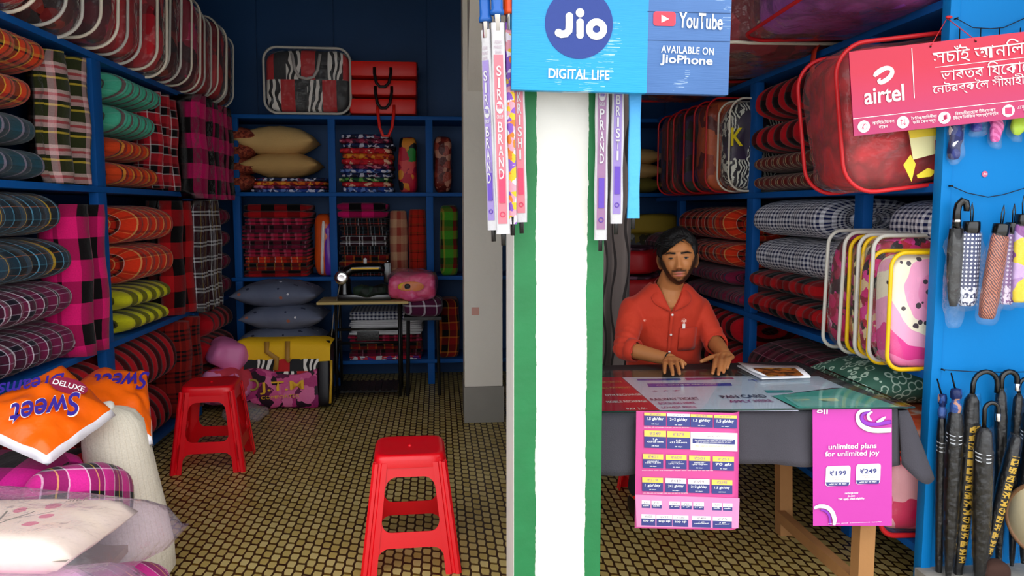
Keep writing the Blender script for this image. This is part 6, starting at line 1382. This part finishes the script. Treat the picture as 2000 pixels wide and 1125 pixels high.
# arms: person's right arm is the one beside the pillar
SR, ER, WR = V((.855, 3.43, .960)), V((.795, 3.31, .805)), V((.945, 3.135, .785))
SL_, EL, WL = V((1.160, 3.43, .960)), V((1.212, 3.36, .815)), V((1.195, 3.185, .790))
for S_, E_, W_ in ((SR, ER, WR), (SL_, EL, WL)): limb(g, [S_, E_, W_], [.052, .037, .0255], 20)
def hand(g, W, tips, thumb, side, palm_len=.078, arch=.016):
    cen = sum([V(t_) for t_ in tips], V())/4; d = (cen-W); d.z = 0; d.normalize(); s = V(side); s = (s-d*s.dot(d)).normalized(); K = []
    for k, off in enumerate((-.030, -.010, .011, .030)):
        kn = W+d*(palm_len*(.98, 1.03, 1.0, .92)[k])+s*off+V((0, 0, .006-.003*abs(off)/.03)); K.append(kn); limb(g, [W+s*off*.45, W.lerp(kn, .55)+V((0, 0, .004)), kn], [.0165, .0150, .0112], 12)
        tp_ = V(tips[k]); L1 = (tp_-kn).length; m1 = kn.lerp(tp_, .42)+V((0, 0, arch*.75)); m2 = kn.lerp(tp_, .75)+V((0, 0, arch*.55)); limb(g, [kn, m1, m2, tp_], [.0102, .0092, .0082, .0070], 12)
    th0 = W+s*-.018*(1 if (V(thumb)-W).dot(s) < 0 else -1)+d*.018; tb = V(thumb); m = th0.lerp(tb, .5)+V((0, 0, .006)); limb(g, [th0, m, tb], [.0155, .0112, .0082], 12); return K
zt_ = TZ+.028
def hz(px, py, z=None): return az(px, py, z or zt_)
tipsR = [hz(1334, 718, zt_+.004), hz(1327, 730), hz(1314, 732), hz(1298, 728)]
hand(g, WR, tipsR, hz(1338, 711, zt_+.002), (tipsR[3]-tipsR[0]), .070)
tipsL = [hz(1392, 729), hz(1403, 731), hz(1413, 727), hz(1420, 719, zt_+.003)]
hand(g, WL, tipsL, hz(1370, 706, zt_+.012), (tipsL[3]-tipsL[0]), .062)
# legs (under the counter)
for s, hx in ((-1, .95), (1, 1.11)): limb(g, [(hx, 3.60, .53), (hx+s*.06, 3.20, .53), (hx+s*.03, 3.50, .10)], [.078, .055, .040], 18); limb(g, [(hx+s*.03, 3.52, .055), (hx+s*.04, 3.38, .04)], [.042, .034], 14)
me = remesh(g, .0036, 3, 'body')
att = me.color_attributes.new('paint', 'FLOAT_COLOR', 'POINT'); HRi = HR.inverted()
cols = np.zeros((len(me.vertices), 4), dtype=np.float32)
def sstep(a, b, v): v = min(1, max(0, (v-a)/(b-a))); return v*v*(3-2*v)
for i, v in enumerate(me.vertices):
    if v.co.z < 1.0: continue
    p = HRi @ (v.co-HC)
    if p.z < -.135: continue
    d = hbump(p); x, y, z = p
    if d and z > -.118: v.co -= (HR @ V((0, 1, 0)))*d
    ax_ = abs(x)
    if y < .035:
        nz_ = .006*noise.noise(p*90)
        thr = -.088+.074*(ax_/.06)**2; jaw = sstep(thr+.010, thr-.006, z+nz_*1.2)          # jaw line beard
        side = sstep(.052, .060, ax_+nz_*.5)*sstep(.0, -.02, z) if y < .01 else sstep(.0, -.03, z)*(1 if z > -.10 else 0)
        mou = ga(z+.0525-.10*ax_*(ax_/.03)*.5, .0058)*(1 if ax_ < .027 else ga(ax_-.027, .005))*.95
        corner = ga(ax_-.029, .0045)*sstep(-.050, -.058, z)*sstep(-.098, -.080, z)*.75
        soul = ga(x, .008)*ga(z+.0835, .0055)*.8
        chin = sstep(-.088, -.096, z+nz_*.6)
        b_ = min(1, max(jaw*.95, side*.9, mou, corner, soul, chin)) 
        if y > -.01: b_ *= sstep(.012, -.012, y)
        if z < -.104: b_ *= sstep(-.122, -.108, z)
        lip = ga(x, .0175)*max(ga(z+.0605, .0034), ga(z+.0705, .0042)); slit = ga(z+.0655-.10*(ax_*ax_)/.03, .0018)*(1 if ax_ < .024 else 0)
        eb = 0
        ez = .0225+.003*ga(ax_-.036, .012)-.10*max(0, ax_-.042)
        if .009 < ax_ < .054: eb = ga(z-ez, .0056*(1 if ax_ < .04 else .75))*sstep(.008, .013, ax_)*sstep(.055, .046, ax_)
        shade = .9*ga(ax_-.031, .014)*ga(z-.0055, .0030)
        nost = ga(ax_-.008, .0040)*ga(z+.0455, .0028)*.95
        if y < -.03: cols[i] = (b_*(1-min(1, lip)), min(1, lip*1.3)*(1-slit), max(eb, slit*.7, nost, shade*.5), 1)  # lid, nostril and mouth-line shade painted into the skin colour, with the brows
        else: cols[i] = (b_, 0, 0, 1)
att.data.foreach_set('color', cols.ravel())
def skin_mat():
    n = N('brown_skin'); a = n.n('Attribute'); a.attribute_name = 'paint'; s = n.n('SeparateColor'); n.l(a.outputs['Color'], s.inputs[0]); v = n.co()
    base = n.mix(n.noise(16, v, 3), c('#c07f4c'), c('#ab6b3e')); hn = n.noise(260, v, 2)
    f = n.math('MULTIPLY', s.outputs[0], n.math('MULTIPLY_ADD', hn, .4, .80)); col = n.mix(f, base, c('#140d0a'))
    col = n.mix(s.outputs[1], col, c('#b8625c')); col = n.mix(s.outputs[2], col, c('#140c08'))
    n.l(col, n.b.inputs['Base Color']); n.b.inputs['Roughness'].default_value = .48; n.b.inputs['Specular IOR Level'].default_value = .35
    n.b.inputs['Subsurface Weight'].default_value = .06; n.b.inputs['Subsurface Radius'].default_value = (.02, .008, .004); n.bump(n.noise(220, v, 2), .08, .004); return n.m
SKIN = skin_mat()
man = thing('person', 'man in a red-orange shirt sitting behind the counter with both hands on the glass', 'person', (1.03, 3.55, 0))
obj('body', me, SKIN, man, world=True)
# eyes, lashes
SCL = mat('eye_white', '#8c7a6e', .35); IRI = mat('dark_iris', '#120a06', .15)
for s in (-1, 1):
    e0 = V((s*.031, -.0795, .0008)); g = G().ell(0, 0, 0, .0100, .0048, .0022, 18, 10); g.v = [tuple(H2W(V(p)+e0)) for p in g.v]; e = obj('eye', g, SCL, man, world=True)
    g = G().ell(0, 0, 0, .0042, .0022, .0029, 14, 8); g.v = [tuple(H2W(V(p)+e0+V((.0006, -.0040, 0)))) for p in g.v]; obj('iris', g, IRI, e, world=False).matrix_basis = MX.Identity(4)
    pts = [H2W(e0+V((s*k*.0115, -.0035+.0045*k*k, .0036-.0022*k*k))) for k in [q/5-1 for q in range(11)]]; obj('eyelashes', G().tube(pts, [.0008+.0009*(1-abs(q/5-1)) for q in range(11)], 6), IRI, man, world=True)
# eyebrows as short hairs
HAIRM = mat('black_hair', '#080606', .6, .2, 160, .3, spec=.3)
rr2 = random.Random(5)
for s in (-1, 1):
    g = G()
    for k in range(60):
        u = k/59; ax_ = .010+.043*u; z = .0225+.0032*ga(ax_-.036, .012)-.12*max(0, ax_-.042)+rr2.uniform(-.0028, .0028)*(1-u*.6); p0 = hbase(math.atan2(s*ax_, .085), math.asin(max(-1, min(1, z/.112)))); p0 = V((s*ax_, p0.y-hbump(V((s*ax_, -.08, z)))-.0008, z))
        g.tube([H2W(p0), H2W(p0+V((s*.0055, .0002, .0012*(1-2*u))))], [.0009, .0003], 4)
    obj('eyebrow', g, HAIRM, man, world=True)
# hair
def hairline(a):
    """lower limit of the hair (height) for azimuth a; a<0 is the side beside the pillar"""
    d = math.degrees(a)
    K_ = [(-180, -.075), (-130, -.06), (-105, -.035), (-92, .006), (-80, .012), (-68, -.004), (-58, .020), (-45, .034), (-30, .040), (-12, .062), (10, .074), (30, .076), (44, .066), (56, .040), (68, -.004), (80, .012), (92, .006), (105, -.035), (130, -.06), (180, -.075)]
    for (a0, z0), (a1, z1) in zip(K_, K_[1:]):
        if a0 <= d <= a1: f = (d-a0)/(a1-a0); return z0+(z1-z0)*f
    return 0
g = G(); rows = []; NA_, NB_ = 96, 26
for i in range(NA_):
    a = -PI+2*PI*i/NA_; zl = hairline(a); row = []
    b0 = math.asin(max(-.95, min(.95, zl/.112)))
    for j in range(NB_+1):
        f = j/NB_; b = b0+(PI/2-b0)*f; p = hbase(a, b); thick = .003+.018*min(1, f*3.0)**.7*(.75+.35*max(0, math.sin(b))); 
        st_n = noise.noise(V((a*9+b*2, b*3, 1)))*.004*(1-f)+noise.noise(V((math.sin(a)*7+b*9, math.cos(a)*22, 3)))*.0035
        if math.cos(a) > .2 and b > .5: thick += .005*math.sin(a+.9)
        row.append(H2W(p+p.normalized()*(thick+st_n)))
    rows.append(row)
g.grid(rows, None, cu=True)
for k in range(150):                                    # swept fringe from the parting
    u = rr2.random(); st_ = V((.040-.035*u+rr2.uniform(-.004, .004), -.070-.012*u*0, .090+.010*u)); en = V((-.022-.046*u**.8+rr2.uniform(-.006, .006), -.084+.030*u**1.5, .058-.036*u+rr2.uniform(-.008, .006)))
    md_ = st_.lerp(en, .5)+V((0, -.016, .014)); pts = []
    for q in range(8): f = q/7; pts.append(H2W(st_*(1-f)**2+md_*2*f*(1-f)+en*f*f+V((0, -.004*rr2.random(), 0))))
    g.tube(pts, [.0022, .003, .0034, .0034, .003, .0024, .0016, .0004], 5)
for k in range(130):                                    # crown locks
    a = rr2.uniform(-PI, PI); b = rr2.uniform(.35, 1.45); p = hbase(a, b); q = p.normalized(); o_ = p+q*.018; dr = V((-.9, -.1+.4*math.cos(a), .1)); dr = (dr-q*dr.dot(q)).normalized()
    g.tube([H2W(o_-q*.002), H2W(o_+dr*.016+q*.001), H2W(o_+dr*.036-q*.003)], [.0022, .0024, .0006], 5)
obj('hair', g, HAIRM, man, world=True)
# shirt
SH = 0.0125; g = G()
loft(g, [(1.03, 3.60, .50, .172, .140), (1.03, 3.56, .62, .166, .130), (1.02, 3.49, .80, .176, .126), (1.012, 3.445, .94, .186, .108), (1.010, 3.425, 1.000, .172, .090), (1.010, 3.412, 1.042, .118, .072), (1.010, 3.405, 1.085, .070, .064)], e=.92)
CR, CLf = ER.lerp(WR, .22), EL.lerp(WL, .12)
for S_, E_, C_ in ((SR, ER, CR), (SL_, EL, CLf)): limb(g, [S_+V((0, 0, -.004)), S_.lerp(E_, .5), E_, C_], [.056, .054, .050, .046], 22)
ms = remesh(g, .0065, 4, 'shirt')
bm = bmesh.new(); bm.from_mesh(ms); kill = []
for v in bm.verts:
    x, y, z = v.co; dx = x-1.012
    w = noise.noise(V((x*9, y*9, z*6)))*.010+noise.noise(V((x*22, y*22, z*14+4)))*.0045
    fold_ = 0
    for E_, S_ in ((ER, SR), (EL, SL_)):
        dd = (v.co-E_).length
        if dd < .12: fold_ += .0045*math.sin((v.co-E_).dot((S_-E_).normalized())*190+x*30)*(1-dd/.12)
    fold_ += .004*math.sin(z*58+dx*30)*ga(z-.70, .09)
    n_ = v.normal; v.co = v.co+n_*(w*.75+fold_)
    if z > 1.078: kill.append(v)
    if (v.co-WR).length < (WR-CR).length*.93 or (v.co-WL).length < (WL-CLf).length*.93: kill.append(v)
bmesh.ops.delete(bm, geom=list(set(kill)), context='VERTS')
for s in (-1, 1):                                      # clean V neckline
    fs = [f for f in bm.faces if f.calc_center_median().y < 3.43 and f.calc_center_median().z > .93]; es = {e for f in fs for e in f.edges}; vs = {v for f in fs for v in f.verts}
    bmesh.ops.bisect_plane(bm, geom=fs+list(es)+list(vs), plane_co=(1.006, 3.35, .955), plane_no=(1, 0, -.50*s), clear_inner=False, clear_outer=False)
bmesh.ops.delete(bm, geom=[f for f in bm.faces if f.calc_center_median().y < 3.43 and f.calc_center_median().z > .955 and abs(f.calc_center_median().x-1.006) < (f.calc_center_median().z-.955)*.50], context='FACES')
bm.to_mesh(ms); bm.free(); ms.shade_smooth()
def shirt_mat():
    n = N('red_shirt_cloth'); v = n.co(); t = n.n('TexVoronoi'); t.inputs['Scale'].default_value = 11; n.l(v, t.inputs['Vector']); s = n.n('SeparateColor'); n.l(t.outputs['Color'], s.inputs[0])
    spot = n.math('MULTIPLY', n.math('MULTIPLY', n.math('LESS_THAN', t.outputs['Distance'], .15), n.math('GREATER_THAN', s.outputs[0], .62)), n.math('GREATER_THAN', n.noise(160, v, 1), .50))
    n.l(n.mix(spot, n.mix(n.noise(7, v, 3), c('#c83410'), c('#b0240a')), c('#e8b0a0')), n.b.inputs['Base Color']); n.b.inputs['Roughness'].default_value = .8; n.b.inputs['Sheen Weight'].default_value = .1; n.bump(n.noise(13, v, 3), .45, .02); return n.m
SHM = shirt_mat(); o = obj('shirt', ms, SHM, man, world=True); so = o.modifiers.new('th', 'SOLIDIFY'); so.thickness = .003; so.offset = -1
# collar, placket, buttons, pocket tag, cuffs
g = G(); rows = []
def shf(x, z):
    """front of the shirt at height z"""
    k = [(.50, 3.60, .172, .14), (.62, 3.56, .166, .13), (.80, 3.49, .176, .126), (.94, 3.445, .186, .108), (1.005, 3.425, .17, .088), (1.048, 3.412, .11, .07)]
    for a, b in zip(k, k[1:]):
        if a[0] <= z <= b[0]: f = (z-a[0])/(b[0]-a[0]); yc = a[1]+(b[1]-a[1])*f; rx = a[2]+(b[2]-a[2])*f; ry = a[3]+(b[3]-a[3])*f; return yc-ry*max(0, 1-abs((x-1.015)/rx)**2.1)**.5
    return 3.35
for s in (-1, 1):
    g = G()
    A_ = [V((1.006+s*.004, 0, .962)), V((1.006+s*.026, 0, 1.000)), V((1.006+s*.044, 0, 1.036)), V((1.006+s*.058, 0, 1.066))]
    for p in A_: p.y = shf(p.x, p.z)-.010
    A_[3].y = 3.372; A_.append(V((1.010+s*.062, 3.41, 1.086))); A_.append(V((1.010+s*.030, 3.466, 1.098))); A_.append(V((1.010, 3.474, 1.10)))
    B_ = [V((1.006+s*.010, 0, .958)), V((1.006+s*.068, 0, .985)), V((1.006+s*.086, 0, 1.000)), V((1.006+s*.092, 0, 1.030))]
    for p in B_: p.y = shf(p.x, p.z)-.013
    B_ += [V((1.010+s*.088, 3.43, 1.052)), V((1.010+s*.035, 3.495, 1.060)), V((1.010, 3.500, 1.062))]
    g.grid([[a, a.lerp(b, .3)+V((0, -.006, .003)), a.lerp(b, .7)+V((0, -.006, .001)), b] for a, b in zip(A_, B_)], None)
    o = obj('collar', g, SHM, man, world=True, sub=2); so = o.modifiers.new('th', 'SOLIDIFY'); so.thickness = .003
g = G(); rows = []
for i in range(16): z = .955-.42*i/15; rows.append([V((x, shf(x, z)-.0065-.002*math.sin(i), z)) for x in (.998, 1.014)])
o = obj('placket', g.grid(rows, None), SHM, man, world=True); o.modifiers.new('th', 'SOLIDIFY').thickness = .002
BT = mat('pearl_button', '#e8dcd4', .3)
for z in (.945, .855, .775): q = V((1.007, shf(1.007, z)-.0105, z)); obj('button', G().lathe([(0, .002), (.005, .002), (.0055, 0), (0, 0)], 14).tf(T(q) @ RX(90)), BT, man, world=True)
g = G(); rows = [[V((x, shf(x, z)-.0075, z)) for x in (1.045, 1.075, 1.105, 1.13)] for z in (.885, .84, .80, .78)]
o = obj('pocket', g.grid(rows, None), SHM, man, world=True); o.modifiers.new('th', 'SOLIDIFY').thickness = .002
q = V((1.062, shf(1.062, .895)-.012, .893)); obj('pocket_tag', G().box(q.x-.006, q.x+.006, q.y-.001, q.y+.001, q.z-.010, q.z+.010), BT, man, world=True, smooth=False)
for E_, W_, C_, nm in ((ER, WR, CR, 'cuff'), (EL, WL, CLf, 'cuff')):
    d = (W_-E_).normalized(); q = d.to_track_quat('Z', 'Y').to_matrix().to_4x4(); obj(nm, G().lathe([(.040, .004), (.044, .012), (.049, .010), (.052, -.010), (.052, -.026), (.046, -.030)], 28).tf(T(C_) @ q), SHM, man, world=True)
d = (WR-ER).normalized(); q = d.to_track_quat('Z', 'Y').to_matrix().to_4x4(); obj('wrist_thread', G().tube([V((.0268*math.cos(2*PI*i/24), .0268*math.sin(2*PI*i/24), 0)) for i in range(24)], .0028, 6, closed=True).tf(T(WR-d*.012) @ q), mat('black_thread', '#0c0808', .8), man, world=True)
# trousers and shoes under the counter
g = G()
for s, hx in ((-1, .95), (1, 1.11)): limb(g, [(hx, 3.60, .54), (hx+s*.06, 3.19, .535), (hx+s*.03, 3.50, .12)], [.092, .068, .055], 18)
g.ell(1.03, 3.62, .555, .155, .12, .095, 20, 12)
tm = remesh(g, .009, 3, 'trousers'); obj('trousers', tm, mat('dark_trousers', '#1c1e28', .85), man, world=True)
for s, hx in ((-1, .95), (1, 1.11)): obj('shoe', softbox(.10, .26, .075, .6).tf(T(hx+s*.035, 3.44, 0)), mat('brown_sandal', '#2c1c14', .6), man, world=True)
fit_texts()
